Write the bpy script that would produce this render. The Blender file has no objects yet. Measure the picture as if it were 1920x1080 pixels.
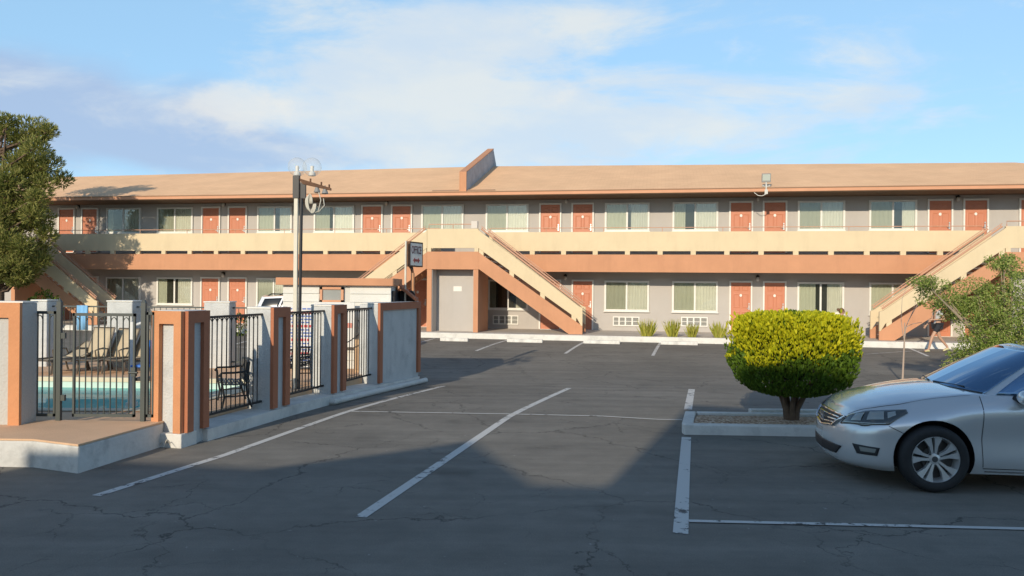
import bpy, bmesh, math, random
from mathutils import Vector, Matrix, Quaternion, noise as mnoise
from mathutils.geometry import delaunay_2d_cdt
from mathutils.bvhtree import BVHTree
R = math.radians
S = bpy.context.scene
COL = S.collection
# ------------------------------------------------------------------ camera
F = 1500.0; H = 1.95; ROLL = 0.0093
cr, sr = math.cos(ROLL), math.sin(ROLL)
RIGHT = Vector((cr, 0, sr)); UP = Vector((-sr, 0, cr)); FWD = Vector((0, 1, 0))
CAMP = Vector((0, 0, H))
cam_d = bpy.data.cameras.new('camera'); cam = bpy.data.objects.new('camera', cam_d); COL.objects.link(cam)
cam_d.sensor_width = 36; cam_d.lens = 36*F/1920; cam_d.clip_end = 3000; cam_d.clip_start = 0.05
m = Matrix.Identity(4)
for i in range(3):
    m[i][0] = RIGHT[i]; m[i][1] = UP[i]; m[i][2] = -FWD[i]; m[i][3] = CAMP[i]
cam.matrix_world = m
S.camera = cam
# ------------------------------------------------------------------ light
SUN_AZ, SUN_EL = 20.0, 19.5
S.view_settings.view_transform = 'Standard'; S.view_settings.look = 'None'
S.view_settings.gamma = 1; S.view_settings.exposure = 0.18
sd = Vector((math.sin(R(SUN_AZ))*math.cos(R(SUN_EL)), math.cos(R(SUN_AZ))*math.cos(R(SUN_EL)), -math.sin(R(SUN_EL))))
sl = bpy.data.lights.new('sun', 'SUN'); so = bpy.data.objects.new('sun', sl); COL.objects.link(so)
sl.energy = 3.5; sl.angle = R(0.6); sl.color = (1.0, 0.87, 0.68)
so.rotation_euler = sd.to_track_quat('-Z', 'Y').to_euler(); so.location = (-15, -40, 30)
W = bpy.data.worlds.new('World'); S.world = W; W.use_nodes = True
nt = W.node_tree; N = nt.nodes; LK = nt.links
for n in list(N): N.remove(n)
def wm(op, a, b=None, c=None):
    n = N.new('ShaderNodeMath'); n.operation = op
    for i, q in enumerate((a, b, c)):
        if q is None: continue
        if isinstance(q, (int, float)): n.inputs[i].default_value = q
        else: LK.new(q, n.inputs[i])
    return n.outputs[0]
def wstep(v, lo, hi):
    n = N.new('ShaderNodeMapRange'); n.interpolation_type = 'SMOOTHSTEP'
    LK.new(v, n.inputs[0]); n.inputs[1].default_value = lo; n.inputs[2].default_value = hi
    return n.outputs[0]
tc = N.new('ShaderNodeTexCoord'); sx = N.new('ShaderNodeSeparateXYZ'); LK.new(tc.outputs['Generated'], sx.inputs[0])
az = wm('ARCTAN2', sx.outputs[0], sx.outputs[1]); el = wm('ARCSINE', sx.outputs[2])
def wnoise(sa, se, scale, detail, off, rough=0.55, dist=0.0):
    cb = N.new('ShaderNodeCombineXYZ')
    LK.new(wm('MULTIPLY', az, sa), cb.inputs[0]); LK.new(wm('MULTIPLY', el, se), cb.inputs[1]); cb.inputs[2].default_value = off
    n = N.new('ShaderNodeTexNoise'); n.inputs['Scale'].default_value = scale; n.inputs['Detail'].default_value = detail
    n.inputs['Roughness'].default_value = rough; n.inputs['Distortion'].default_value = dist
    LK.new(cb.outputs[0], n.inputs['Vector']); return n.outputs['Fac']
def wgauss(px, py, sgx, sgy, amp):
    a0 = math.atan((px-960)/F); e0 = math.atan((540-py)/F)
    dx = wm('DIVIDE', wm('SUBTRACT', az, a0), sgx/F); dy = wm('DIVIDE', wm('SUBTRACT', el, e0), sgy/F)
    q = wm('ADD', wm('MULTIPLY', dx, dx), wm('MULTIPLY', dy, dy))
    return wm('MULTIPLY', wm('POWER', 2.718, wm('MULTIPLY', q, -0.5)), amp)
def wsum(xs):
    o = xs[0]
    for q in xs[1:]: o = wm('ADD', o, q)
    return o
sky = N.new('ShaderNodeTexSky'); sky.sky_type = 'NISHITA'; sky.sun_disc = False
sky.sun_elevation = R(SUN_EL); sky.sun_rotation = R(180+SUN_AZ); sky.altitude = 600; sky.air_density = 1.0; sky.dust_density = 0.6; sky.ozone_density = 1.6
SKY_S = 0.14
n1 = wnoise(1.0, 3.2, 3.6, 10, 3.1, 0.6, 0.3)
n2 = wnoise(1.0, 1.8, 9.0, 9, 7.7, 0.6, 0.1)
bank = wsum([wgauss(1010, 190, 330, 95, .50), wgauss(700, 110, 260, 70, .26), wgauss(1330, 215, 230, 45, .34), wgauss(840, 260, 330, 45, .30)])
dens1 = wstep(wsum([wm('MULTIPLY', wm('SUBTRACT', n1, .5), 2.6), bank]), .06, .70)
puff = wsum([wgauss(520, 235, 95, 36, .62), wgauss(390, 215, 45, 20, .38), wgauss(690, 250, 40, 16, .25)])
dens2 = wstep(wsum([wm('MULTIPLY', wm('SUBTRACT', n2, .5), 2.0), puff]), .15, .75)
n3 = wnoise(1.0, 2.2, 5.0, 8, 15.2, 0.5, 0.1)
dark = wsum([wgauss(60, 265, 330, 70, .75), wgauss(480, 300, 170, 26, .35)])
dens3 = wstep(wsum([wm('MULTIPLY', wm('SUBTRACT', n3, .5), .9), dark]), .22, .62)
def wmix(fac, c1, c2):
    n = N.new('ShaderNodeMix'); n.data_type = 'RGBA'
    LK.new(fac, n.inputs[0])
    for q, i in ((c1, 6), (c2, 7)):
        if isinstance(q, tuple): n.inputs[i].default_value = q
        else: LK.new(q, n.inputs[i])
    return n.outputs[2]
k = 1/SKY_S
tint = N.new('ShaderNodeVectorMath'); tint.operation = 'MULTIPLY'; LK.new(sky.outputs[0], tint.inputs[0]); tint.inputs[1].default_value = (.86, .98, 1.02)
c0 = tint.outputs[0]
veil = N.new('ShaderNodeMix'); veil.data_type = 'RGBA'; LK.new(wm('MULTIPLY', wm('SUBTRACT', 1.0, wstep(el, .30, .62)), .6), veil.inputs[0]); LK.new(c0, veil.inputs[6]); veil.inputs[7].default_value = (.39*k, .66*k, .93*k, 1); c0 = veil.outputs[2]
c1 = wmix(wm('MULTIPLY', dens3, .66), c0, (.37*k, .44*k, .62*k, 1))
shade = wnoise(1.0, 2.5, 6, 5, 21.0)
ccol = wmix(wstep(shade, .35, .7), (.60*k, .68*k, .76*k, 1), (.74*k, .75*k, .72*k, 1))
c2 = wmix(wm('MULTIPLY', dens1, .80), c1, ccol)
c3 = wmix(wm('MULTIPLY', dens2, .6), c2, (.80*k, .78*k, .72*k, 1))
bg = N.new('ShaderNodeBackground'); bg.inputs[1].default_value = SKY_S; LK.new(c3, bg.inputs[0])
wo = N.new('ShaderNodeOutputWorld'); LK.new(bg.outputs[0], wo.inputs[0])
# ------------------------------------------------------------------ geometry helpers
def gz(Y):
    if Y < 11.5 or Y > 29.0: return 0.0
    return -0.10*(1-math.cos(2*math.pi*(Y-11.5)/17.5))
def ray(px, py): return FWD + RIGHT*((px-960)/F) - UP*((py-540)/F)
def at(px, py, Y):
    d = ray(px, py); return CAMP + d*(Y/d.y)
def gp(px, py, z=0.0):
    d = ray(px, py); zz = z
    for _ in range(12):
        p = CAMP + d*((zz-H)/d.z); zz = z + gz(p.y)
    return p
class MB:
    def __init__(s): s.v = []; s.f = []
    def add(s, vs, fs):
        o = len(s.v); s.v += [tuple(q) for q in vs]; s.f += [tuple(o+i for i in f) for f in fs]; return s
    def box(s, x0, x1, y0, y1, z0, z1):
        return s.add([(x0,y0,z0),(x1,y0,z0),(x1,y1,z0),(x0,y1,z0),(x0,y0,z1),(x1,y0,z1),(x1,y1,z1),(x0,y1,z1)],
                     [(0,3,2,1),(4,5,6,7),(0,1,5,4),(1,2,6,5),(2,3,7,6),(3,0,4,7)])
    def ext(s, pts, vec):
        n = len(pts); vec = Vector(vec); a = [Vector(p) for p in pts]; b = [p+vec for p in a]
        nrm = Vector((0,0,0))
        for i in range(n): nrm += a[i].cross(a[(i+1) % n])
        if nrm.dot(vec) > 0: a.reverse(); b.reverse()
        return s.add(a+b, [tuple(range(n)), tuple(range(2*n-1, n-1, -1))]+[(i, i+n, (i+1) % n+n, (i+1) % n) for i in range(n)])
    def quad(s, *p): return s.add(p, [tuple(range(len(p)))])
    def tube(s, path, r, n=8, cap=True):
        P = [Vector(p) for p in path]; k = len(P)
        rs = r if isinstance(r, (list, tuple)) else [r]*k
        o = len(s.v); pu = None
        for i in range(k):
            t = (P[min(i+1,k-1)]-P[max(i-1,0)]).normalized()
            if pu is None:
                u = t.orthogonal().normalized()
            else:
                u = pu - t*pu.dot(t)
                u = u.normalized() if u.length > 1e-6 else t.orthogonal().normalized()
            pu = u; w = t.cross(u)
            for j in range(n):
                a = 2*math.pi*(j+.5)/n
                s.v.append(tuple(P[i]+(u*math.cos(a)+w*math.sin(a))*rs[i]))
        for i in range(k-1):
            for j in range(n):
                s.f.append((o+i*n+j, o+i*n+(j+1) % n, o+(i+1)*n+(j+1) % n, o+(i+1)*n+j))
        if cap:
            s.f.append(tuple(o+j for j in reversed(range(n)))); s.f.append(tuple(o+(k-1)*n+j for j in range(n)))
        return s
    def lathe(s, prof, n=24, c=(0,0,0), axis='z'):
        o = len(s.v); k = len(prof)
        for r, h in prof:
            for j in range(n):
                a = 2*math.pi*j/n; x, y = r*math.cos(a), r*math.sin(a)
                q = (x, y, h) if axis == 'z' else ((x, h, y) if axis == 'y' else (h, x, y))
                s.v.append((q[0]+c[0], q[1]+c[1], q[2]+c[2]))
        for i in range(k-1):
            for j in range(n):
                q = (o+i*n+j, o+i*n+(j+1) % n, o+(i+1)*n+(j+1) % n, o+(i+1)*n+j)
                s.f.append(q if axis != 'y' else q[::-1])
        return s
    def ball(s, c, r, nu=16, nv=10):
        r = (r, r, r) if isinstance(r, (int, float)) else r
        o = len(s.v); vs = [(c[0], c[1], c[2]-r[2])]
        for i in range(1, nv):
            p = math.pi*i/nv-math.pi/2
            for j in range(nu):
                a = 2*math.pi*j/nu
                vs.append((c[0]+r[0]*math.cos(p)*math.cos(a), c[1]+r[1]*math.cos(p)*math.sin(a), c[2]+r[2]*math.sin(p)))
        vs.append((c[0], c[1], c[2]+r[2])); fs = []
        for j in range(nu): fs.append((0, 1+(j+1) % nu, 1+j))
        for i in range(nv-2):
            for j in range(nu): fs.append((1+i*nu+j, 1+i*nu+(j+1) % nu, 1+(i+1)*nu+(j+1) % nu, 1+(i+1)*nu+j))
        L = len(vs)-1
        for j in range(nu): fs.append((L, 1+(nv-2)*nu+j, 1+(nv-2)*nu+(j+1) % nu))
        return s.add(vs, fs)
    def grid(s, rows, flip=False):
        o = len(s.v); n = len(rows[0])
        for r in rows: s.v += [tuple(p) for p in r]
        for i in range(len(rows)-1):
            for j in range(n-1):
                q = (o+i*n+j, o+i*n+j+1, o+(i+1)*n+j+1, o+(i+1)*n+j)
                s.f.append(q[::-1] if flip else q)
        return s
    def build(s, name, mat, parent=None, world=False, bev=0, smooth=None, seg=2, weld=False, kind=None):
        me = bpy.data.meshes.new(name)
        vs = s.v
        if world and parent is not None:
            inv = parent.matrix_basis.inverted()
            if parent.parent: inv = (parent.parent.matrix_basis @ parent.matrix_basis).inverted()
            vs = [tuple(inv @ Vector(v)) for v in vs]
        me.from_pydata(vs, [], s.f); 
        if weld:
            bm = bmesh.new(); bm.from_mesh(me); bmesh.ops.remove_doubles(bm, verts=bm.verts, dist=1e-4)
            bmesh.ops.recalc_face_normals(bm, faces=bm.faces); bm.to_mesh(me); bm.free()
        me.update()
        o = bpy.data.objects.new(name, me); COL.objects.link(o)
        if mat: me.materials.append(mat)
        if parent is not None: o.parent = parent
        if smooth is not None:
            me.polygons.foreach_set('use_smooth', [True]*len(me.polygons))
            if smooth < 179: me.set_sharp_from_angle(angle=R(smooth))
        if bev:
            b = o.modifiers.new('bevel', 'BEVEL'); b.width = bev; b.segments = seg; b.limit_method = 'ANGLE'; b.angle_limit = R(40)
        if kind: o['kind'] = kind
        return o
def thing(name, label, cat, loc=(0,0,0), rz=0.0, group=None):
    o = bpy.data.objects.new(name, None); COL.objects.link(o); o.empty_display_size = .2
    o.location = loc; o.rotation_euler = (0,0,rz)
    o.matrix_basis = Matrix.Translation(Vector(loc)) @ Matrix.Rotation(rz, 4, 'Z')
    o['label'] = label; o['category'] = cat
    if group: o['group'] = group
    return o
def tag(o, label, cat, group=None):
    o['label'] = label; o['category'] = cat
    if group: o['group'] = group
    return o
def struct(mb, name, mat, **k):
    o = mb.build(name, mat, **k); o['kind'] = 'structure'; return o
def dup(o, parent=None):
    c = o.copy(); COL.objects.link(c)
    if parent is not None: c.parent = parent
    for ch in list(o.children): dup(ch, c)
    return c
# ------------------------------------------------------------------ materials
def mat(name, col, rough=.8, var=0.0, vscale=3.0, bump=0.0, bscale=40.0, metal=0.0, coat=0.0, emit=None, spec=.5, dirt=None, dscale=1.0, damt=.5, trans=0, streak=0, orand=0):
    M = bpy.data.materials.new(name); M.use_nodes = True
    t = M.node_tree; b = t.nodes['Principled BSDF']; L = t.links
    b.inputs['Base Color'].default_value = (*col, 1); b.inputs['Roughness'].default_value = rough
    b.inputs['Metallic'].default_value = metal; b.inputs['Coat Weight'].default_value = coat; b.inputs['Coat Roughness'].default_value = .04
    b.inputs['Specular IOR Level'].default_value = spec
    if emit: b.inputs['Emission Color'].default_value = (*emit, 1); b.inputs['Emission Strength'].default_value = 1
    tcn = t.nodes.new('ShaderNodeTexCoord')
    cur = None
    if var:
        nz = t.nodes.new('ShaderNodeTexNoise'); nz.inputs['Scale'].default_value = vscale; nz.inputs['Detail'].default_value = 6; nz.inputs['Roughness'].default_value = .65
        L.new(tcn.outputs['Object'], nz.inputs['Vector'])
        mr = t.nodes.new('ShaderNodeMapRange'); mr.inputs[1].default_value = .3; mr.inputs[2].default_value = .7; mr.inputs[3].default_value = 1-var; mr.inputs[4].default_value = 1+var
        L.new(nz.outputs['Fac'], mr.inputs[0])
        mx = t.nodes.new('ShaderNodeVectorMath'); mx.operation = 'SCALE'; mx.inputs[0].default_value = col
        L.new(mr.outputs[0], mx.inputs['Scale']); cur = mx.outputs[0]
    if dirt:
        nz = t.nodes.new('ShaderNodeTexNoise'); nz.inputs['Scale'].default_value = dscale; nz.inputs['Detail'].default_value = 8; nz.inputs['Roughness'].default_value = .7
        if streak:
            mp = t.nodes.new('ShaderNodeMapping'); mp.inputs['Scale'].default_value = (1,1,streak); L.new(tcn.outputs['Object'], mp.inputs[0]); L.new(mp.outputs[0], nz.inputs['Vector'])
        else: L.new(tcn.outputs['Object'], nz.inputs['Vector'])
        mr = t.nodes.new('ShaderNodeMapRange'); mr.inputs[1].default_value = .5; mr.inputs[2].default_value = .75; mr.inputs[4].default_value = damt
        L.new(nz.outputs['Fac'], mr.inputs[0])
        mx = t.nodes.new('ShaderNodeMix'); mx.data_type = 'RGBA'; L.new(mr.outputs[0], mx.inputs[0])
        if cur: L.new(cur, mx.inputs[6])
        else: mx.inputs[6].default_value = (*col, 1)
        mx.inputs[7].default_value = (*dirt, 1); cur = mx.outputs[2]
    if orand:
        oi = t.nodes.new('ShaderNodeObjectInfo'); mr = t.nodes.new('ShaderNodeMapRange'); L.new(oi.outputs['Random'], mr.inputs[0]); mr.inputs[3].default_value = 1-orand; mr.inputs[4].default_value = 1+orand
        mx = t.nodes.new('ShaderNodeVectorMath'); mx.operation = 'SCALE'; L.new(cur, mx.inputs[0]); L.new(mr.outputs[0], mx.inputs['Scale']); cur = mx.outputs[0]
    if cur: L.new(cur, b.inputs['Base Color'])
    if bump:
        nb = t.nodes.new('ShaderNodeTexNoise'); nb.inputs['Scale'].default_value = bscale; nb.inputs['Detail'].default_value = 4
        L.new(tcn.outputs['Object'], nb.inputs['Vector'])
        bp = t.nodes.new('ShaderNodeBump'); bp.inputs['Strength'].default_value = bump; bp.inputs['Distance'].default_value = .02
        L.new(nb.outputs['Fac'], bp.inputs['Height']); L.new(bp.outputs[0], b.inputs['Normal'])
    if trans: 
        tr = t.nodes.new('ShaderNodeBsdfTranslucent')
        if cur: L.new(cur, tr.inputs[0])
        else: tr.inputs[0].default_value = (*col, 1)
        ms = t.nodes.new('ShaderNodeMixShader'); ms.inputs[0].default_value = trans
        L.new(b.outputs[0], ms.inputs[1]); L.new(tr.outputs[0], ms.inputs[2]); L.new(ms.outputs[0], t.nodes['Material Output'].inputs[0])
    return M
def glass_mat(name, tint, refl=.08, fres=1.45, rough=.02):
    M = bpy.data.materials.new(name); M.use_nodes = True; t = M.node_tree; L = t.links
    for n in list(t.nodes): t.nodes.remove(n)
    out = t.nodes.new('ShaderNodeOutputMaterial'); mx = t.nodes.new('ShaderNodeMixShader')
    tr = t.nodes.new('ShaderNodeBsdfTransparent'); tr.inputs[0].default_value = (*tint, 1)
    gl = t.nodes.new('ShaderNodeBsdfGlossy'); gl.inputs['Roughness'].default_value = rough
    fr = t.nodes.new('ShaderNodeFresnel'); fr.inputs[0].default_value = fres
    ad = t.nodes.new('ShaderNodeMath'); ad.operation = 'ADD'; ad.use_clamp = True; ad.inputs[1].default_value = refl
    L.new(fr.outputs[0], ad.inputs[0]); L.new(ad.outputs[0], mx.inputs[0]); L.new(tr.outputs[0], mx.inputs[1]); L.new(gl.outputs[0], mx.inputs[2])
    L.new(mx.outputs[0], out.inputs[0]); return M
M = dict(
    cream=mat('cream_stucco', (.68,.55,.355), .9, .04, 1.2, .25, 60, dirt=(.52,.41,.26), dscale=1.4, damt=.4, streak=.16),
    peach=mat('peach_stucco', (.56,.275,.15), .9, .06, 1.2, .25, 60, dirt=(.42,.20,.11), dscale=1.5, damt=.5, streak=.16),
    pierpeach=mat('pier_peach_stucco', (.60,.27,.125), .9, .07, 2.5, .35, 50, dirt=(.42,.18,.09), dscale=2.0, damt=.4),
    wall=mat('gray_stucco', (.47,.435,.40), .9, .04, .8, .25, 60, dirt=(.39,.355,.32), dscale=1.2, damt=.45, streak=.2),
    brown=mat('brown_stucco', (.38,.14,.07), .9, .08, 2, .25, 60),
    white=mat('white_paint', (.74,.72,.66), .55, .05, 4),
    curbwhite=mat('white_kerb_paint', (.70,.68,.63), .8, .08, 3, .3, 30, dirt=(.36,.35,.33), dscale=2.2, damt=.7),
    door=mat('coral_door_paint', (.53,.195,.105), .5, .05, 2, .05, 30),
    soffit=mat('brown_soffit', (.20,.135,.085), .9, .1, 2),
    fascia=mat('fascia_paint', (.60,.30,.17), .7, .06, 2),
    metal=mat('steel', (.55,.55,.53), .35, 0, 1, metal=.8),
    black=mat('black_iron', (.018,.018,.018), .5, .1, 8),
    dark=mat('dark_plastic', (.02,.02,.022), .5),
    gatemetal=mat('grey_green_gate_paint', (.052,.062,.057), .5, .1, 6),
    side=mat('concrete_walk', (.55,.49,.42), .9, .1, 1.0, .2, 30, dirt=(.36,.31,.26), dscale=1.5, damt=.5),
    deck=mat('tan_deck_concrete', (.68,.44,.27), .9, .08, 1.5, .25, 50, dirt=(.5,.32,.2), dscale=1.3, damt=.5),
    pierwhite=mat('pale_grey_stucco', (.56,.565,.55), .9, .06, 2.0, .7, 35, dirt=(.33,.34,.34), dscale=2.4, damt=.7),
    panel=mat('grey_panel_stucco', (.50,.49,.46), .9, .05, 2.0, .6, 35, dirt=(.37,.37,.36), dscale=2, damt=.4),
    curtain=mat('pale_green_curtain', (.70,.71,.62), .9, .06, 3, orand=.14),
    blind=mat('grey_green_blind', (.61,.61,.54), .9, .06, 3, orand=.16),
    pane=glass_mat('window_glass', (.92,.92,.90), .04),
    screen=glass_mat('screened_glass', (.86,.87,.83), .03, rough=.05),
    inner=mat('unlit_interior_dark', (.04,.045,.04), .9),  # near-black tone, shade of unlit depths put into the colour
)
# ------------------------------------------------------------------ asphalt and paint materials
def asphalt_mat():
    A = bpy.data.materials.new('asphalt'); A.use_nodes = True; t = A.node_tree; L = t.links; b = t.nodes['Principled BSDF']
    b.inputs['Roughness'].default_value = .85; b.inputs['Specular IOR Level'].default_value = .35
    g = t.nodes.new('ShaderNodeNewGeometry')
    def nz(scale, det=6, rough=.6, vec=None):
        n = t.nodes.new('ShaderNodeTexNoise'); n.inputs['Scale'].default_value = scale; n.inputs['Detail'].default_value = det; n.inputs['Roughness'].default_value = rough
        L.new(vec or g.outputs['Position'], n.inputs['Vector']); return n
    def mr(v, a, b_, c, d):
        n = t.nodes.new('ShaderNodeMapRange'); L.new(v, n.inputs[0])
        for i, q in enumerate((a, b_, c, d)): n.inputs[i+1].default_value = q
        return n.outputs[0]
    def mul(a, b_):
        n = t.nodes.new('ShaderNodeMath'); n.operation = 'MULTIPLY'
        for i, q in enumerate((a, b_)):
            if isinstance(q, float): n.inputs[i].default_value = q
            else: L.new(q, n.inputs[i])
        return n.outputs[0]
    big = mr(nz(.35, 5).outputs['Fac'], .3, .7, .82, 1.2)
    med = mr(nz(3.0, 8, .7).outputs['Fac'], .3, .7, .88, 1.12)
    fine = mr(nz(90, 3, .8).outputs['Fac'], .25, .75, .72, 1.3)
    # cracks
    dn = nz(1.3, 6, .65)
    sub = t.nodes.new('ShaderNodeVectorMath'); sub.operation = 'SUBTRACT'; L.new(dn.outputs['Color'], sub.inputs[0]); sub.inputs[1].default_value = (.5,.5,.5)
    sc = t.nodes.new('ShaderNodeVectorMath'); sc.operation = 'SCALE'; L.new(sub.outputs[0], sc.inputs[0]); sc.inputs['Scale'].default_value = .9
    ad = t.nodes.new('ShaderNodeVectorMath'); ad.operation = 'ADD'; L.new(g.outputs['Position'], ad.inputs[0]); L.new(sc.outputs[0], ad.inputs[1])
    def crack(scale, wid, thr, nsc):
        v = t.nodes.new('ShaderNodeTexVoronoi'); v.voronoi_dimensions = '2D'; v.feature = 'DISTANCE_TO_EDGE'; v.inputs['Scale'].default_value = scale
        L.new(ad.outputs[0], v.inputs['Vector'])
        c = mr(v.outputs['Distance'], 0.0, wid*scale, 1.0, 0.0)
        k = mr(nz(nsc, 3).outputs['Fac'], thr, thr+.08, 0.0, 1.0)
        return mul(c, k)
    ca = crack(.42, .019, .41, .30); cb = crack(1.3, .012, .52, .5)
    mxn = t.nodes.new('ShaderNodeMath'); mxn.operation = 'MAXIMUM'; L.new(ca, mxn.inputs[0]); L.new(cb, mxn.inputs[1])
    keep = mr(mxn.outputs[0], 0.0, 1.0, 1.0, .36)
    stain = mr(nz(.8, 3, .5).outputs['Fac'], .62, .72, 1.0, .72)
    mp = t.nodes.new('ShaderNodeMapping'); mp.inputs['Scale'].default_value = (.25, 3.0, 1); mp.inputs['Rotation'].default_value = (0,0,.25); L.new(g.outputs['Position'], mp.inputs[0])
    strk = mr(nz(1.0, 6, .6, mp.outputs[0]).outputs['Fac'], .3, .7, .86, 1.14)
    tot = mul(mul(mul(mul(mul(big, med), fine), keep), stain), strk)
    vs = t.nodes.new('ShaderNodeVectorMath'); vs.operation = 'SCALE'; vs.inputs[0].default_value = (.192, .176, .150); L.new(tot, vs.inputs['Scale'])
    # pale scuffs
    sp = mr(nz(14, 2, .5).outputs['Fac'], .735, .76, 0.0, .6)
    mx = t.nodes.new('ShaderNodeMix'); mx.data_type = 'RGBA'; L.new(sp, mx.inputs[0]); L.new(vs.outputs[0], mx.inputs[6]); mx.inputs[7].default_value = (.36,.35,.33,1)
    L.new(mx.outputs[2], b.inputs['Base Color'])
    bp = t.nodes.new('ShaderNodeBump'); bp.inputs['Strength'].default_value = .35; bp.inputs['Distance'].default_value = .006
    L.new(nz(110, 3, .8).outputs['Fac'], bp.inputs['Height']); L.new(bp.outputs[0], b.inputs['Normal'])
    return A
def paint_mat():
    A = bpy.data.materials.new('worn_line_paint'); A.use_nodes = True; t = A.node_tree; L = t.links; b = t.nodes['Principled BSDF']
    b.inputs['Roughness'].default_value = .8
    g = t.nodes.new('ShaderNodeNewGeometry')
    n = t.nodes.new('ShaderNodeTexNoise'); n.inputs['Scale'].default_value = 7; n.inputs['Detail'].default_value = 10; n.inputs['Roughness'].default_value = .72; L.new(g.outputs['Position'], n.inputs[0])
    n2 = t.nodes.new('ShaderNodeTexNoise'); n2.inputs['Scale'].default_value = .8; n2.inputs['Detail'].default_value = 2; L.new(g.outputs['Position'], n2.inputs[0])
    ad = t.nodes.new('ShaderNodeMath'); ad.operation = 'MULTIPLY_ADD'; L.new(n2.outputs['Fac'], ad.inputs[0]); ad.inputs[1].default_value = .35; L.new(n.outputs['Fac'], ad.inputs[2])
    mr = t.nodes.new('ShaderNodeMapRange'); L.new(ad.outputs[0], mr.inputs[0]); mr.inputs[1].default_value = .745; mr.inputs[2].default_value = .79
    mx = t.nodes.new('ShaderNodeMix'); mx.data_type = 'RGBA'; L.new(mr.outputs[0], mx.inputs[0]); mx.inputs[6].default_value = (.60,.585,.55,1); mx.inputs[7].default_value = (.10,.096,.09,1)
    n3 = t.nodes.new('ShaderNodeTexNoise'); n3.inputs['Scale'].default_value = 60; L.new(g.outputs['Position'], n3.inputs[0])
    L.new(mx.outputs[2], b.inputs['Base Color'])
    return A
M['asphalt'] = asphalt_mat(); M['line'] = paint_mat()
# ------------------------------------------------------------------ ground sheet
ys = [-400, -150, -60, -30, -10] + [i*.5 for i in range(0, 64)] + [33, 36, 45, 70, 150, 400, 900]
xs = [-600, -150, -60, -30, -15, -8, -4, 0, 4, 8, 15, 30, 60, 150, 600]
b = MB(); b.grid([[(x, y, gz(y)) for x in xs] for y in ys])
struct(b, 'ground', M['asphalt'], smooth=180)
def line(pts, w, lift=.004):
    P = [gp(*q) for q in pts]; b = MB(); rows = []
    Q = []
    for i in range(len(P)-1):
        k = max(2, int((P[i+1]-P[i]).length/.4))
        Q += [P[i].lerp(P[i+1], j/k) for j in range(k)]
    Q.append(P[-1])
    for i, p in enumerate(Q):
        t = Q[min(i+1, len(Q)-1)]-Q[max(i-1, 0)]; t.z = 0; t.normalize(); nn = Vector((t.y, -t.x, 0))*w/2
        rows.append([(p.x+q.x, p.y+q.y, gz(p.y)+lift) for q in (-nn, nn)])
    b.grid(rows); o = b.build('parking_line', M['line'], kind='structure'); return o
line([(180,930),(420,854),(652,772),(700,758),(832,724)], .098)
line([(676,970),(820,873),(955,781),(1010,754),(1067,728)], .108)
line([(1276,1001),(1281,910),(1287,820)], .122)
line([(1290,768),(1297,730)], .13)
line([(655,772),(955,777),(1130,781),(1230,787),(1279,788)], .06, .008)
line([(1291,978),(1600,985),(1930,993)], .07, .008)
for q in ([(893,658),(955,637)], [(1060,663),(1097,641)], [(1224,667),(1240,641)], [(770,648),(818,634)], [(1740,668),(1680,645)]): line(q, .10)
line([(1600,666),(1720,658),(1850,646)], .07, .008)
for q in ([(395,660),(462,640)], [(440,690),(470,668)], [(395,648),(470,652)]): line(q, .10)
# ------------------------------------------------------------------ motel facade frame
PSI = math.atan(1.25e-4*F); O = Vector((0, 34.5, 0))
u = Vector((math.cos(PSI), -math.sin(PSI), 0)); nrm = Vector((-math.sin(PSI), -math.cos(PSI), 0))
def fpt(px, py, d):
    r = ray(px, py); o = O + nrm*d; k = (o-CAMP).dot(nrm)/r.dot(nrm); p = CAMP+r*k
    return (p-O).dot(u), p.z
def fs(px, d, py=420): return fpt(px, py, d)[0]
ML = thing('motel_building', 'long two storey grey and peach motel with coral doors, cream balcony and tan shingle roof', 'motel', O, -PSI)
def fb(mb, s0, s1, d0, d1, z0, z1): return mb.box(s0, s1, -d1, -d0, z0, z1)   # facade box: d measured out from the door wall
S0, S1 = -30.0, 26.0
b = MB(); fb(b, S0, S1, -8.5, 0, .18, 5.74); b.build('wall', M['wall'], ML)
# plinth band at the foot of the wall
# roof
def roof_mat():
    A = mat('tan_shingle', (.66,.41,.245), .95); t = A.node_tree; L = t.links; bs = t.nodes['Principled BSDF']
    tcn = t.nodes.new('ShaderNodeTexCoord'); mp = t.nodes.new('ShaderNodeMapping'); L.new(tcn.outputs['Object'], mp.inputs[0]); mp.inputs['Scale'].default_value = (1,1,1)
    br = t.nodes.new('ShaderNodeTexBrick'); L.new(mp.outputs[0], br.inputs[0]); br.inputs['Scale'].default_value = 1; br.inputs['Brick Width'].default_value = .3; br.inputs['Row Height'].default_value = .14
    br.inputs['Mortar Size'].default_value = .008; br.inputs['Color1'].default_value = (.79,.49,.28,1); br.inputs['Color2'].default_value = (.84,.53,.305,1); br.inputs['Mortar'].default_value = (.73,.44,.25,1)
    nz = t.nodes.new('ShaderNodeTexNoise'); nz.inputs['Scale'].default_value = .7; nz.inputs['Detail'].default_value = 6; L.new(tcn.outputs['Object'], nz.inputs[0])
    mr = t.nodes.new('ShaderNodeMapRange'); L.new(nz.outputs['Fac'], mr.inputs[0]); mr.inputs[1].default_value=.3; mr.inputs[2].default_value=.7; mr.inputs[3].default_value=.93; mr.inputs[4].default_value=1.06
    vs = t.nodes.new('ShaderNodeVectorMath'); vs.operation='SCALE'; L.new(br.outputs['Color'], vs.inputs[0]); L.new(mr.outputs[0], vs.inputs['Scale']); L.new(vs.outputs[0], bs.inputs['Base Color'])
    return A
M['roof'] = roof_mat()
EA, RD, ZE, ZR = 1.72, -4.0, 5.90, 7.84     # eave offset, ridge offset, eave top, ridge height
SR = fpt(1903, 306, RD)[0]
bk = RD-(EA-RD)
b = MB()
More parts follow.
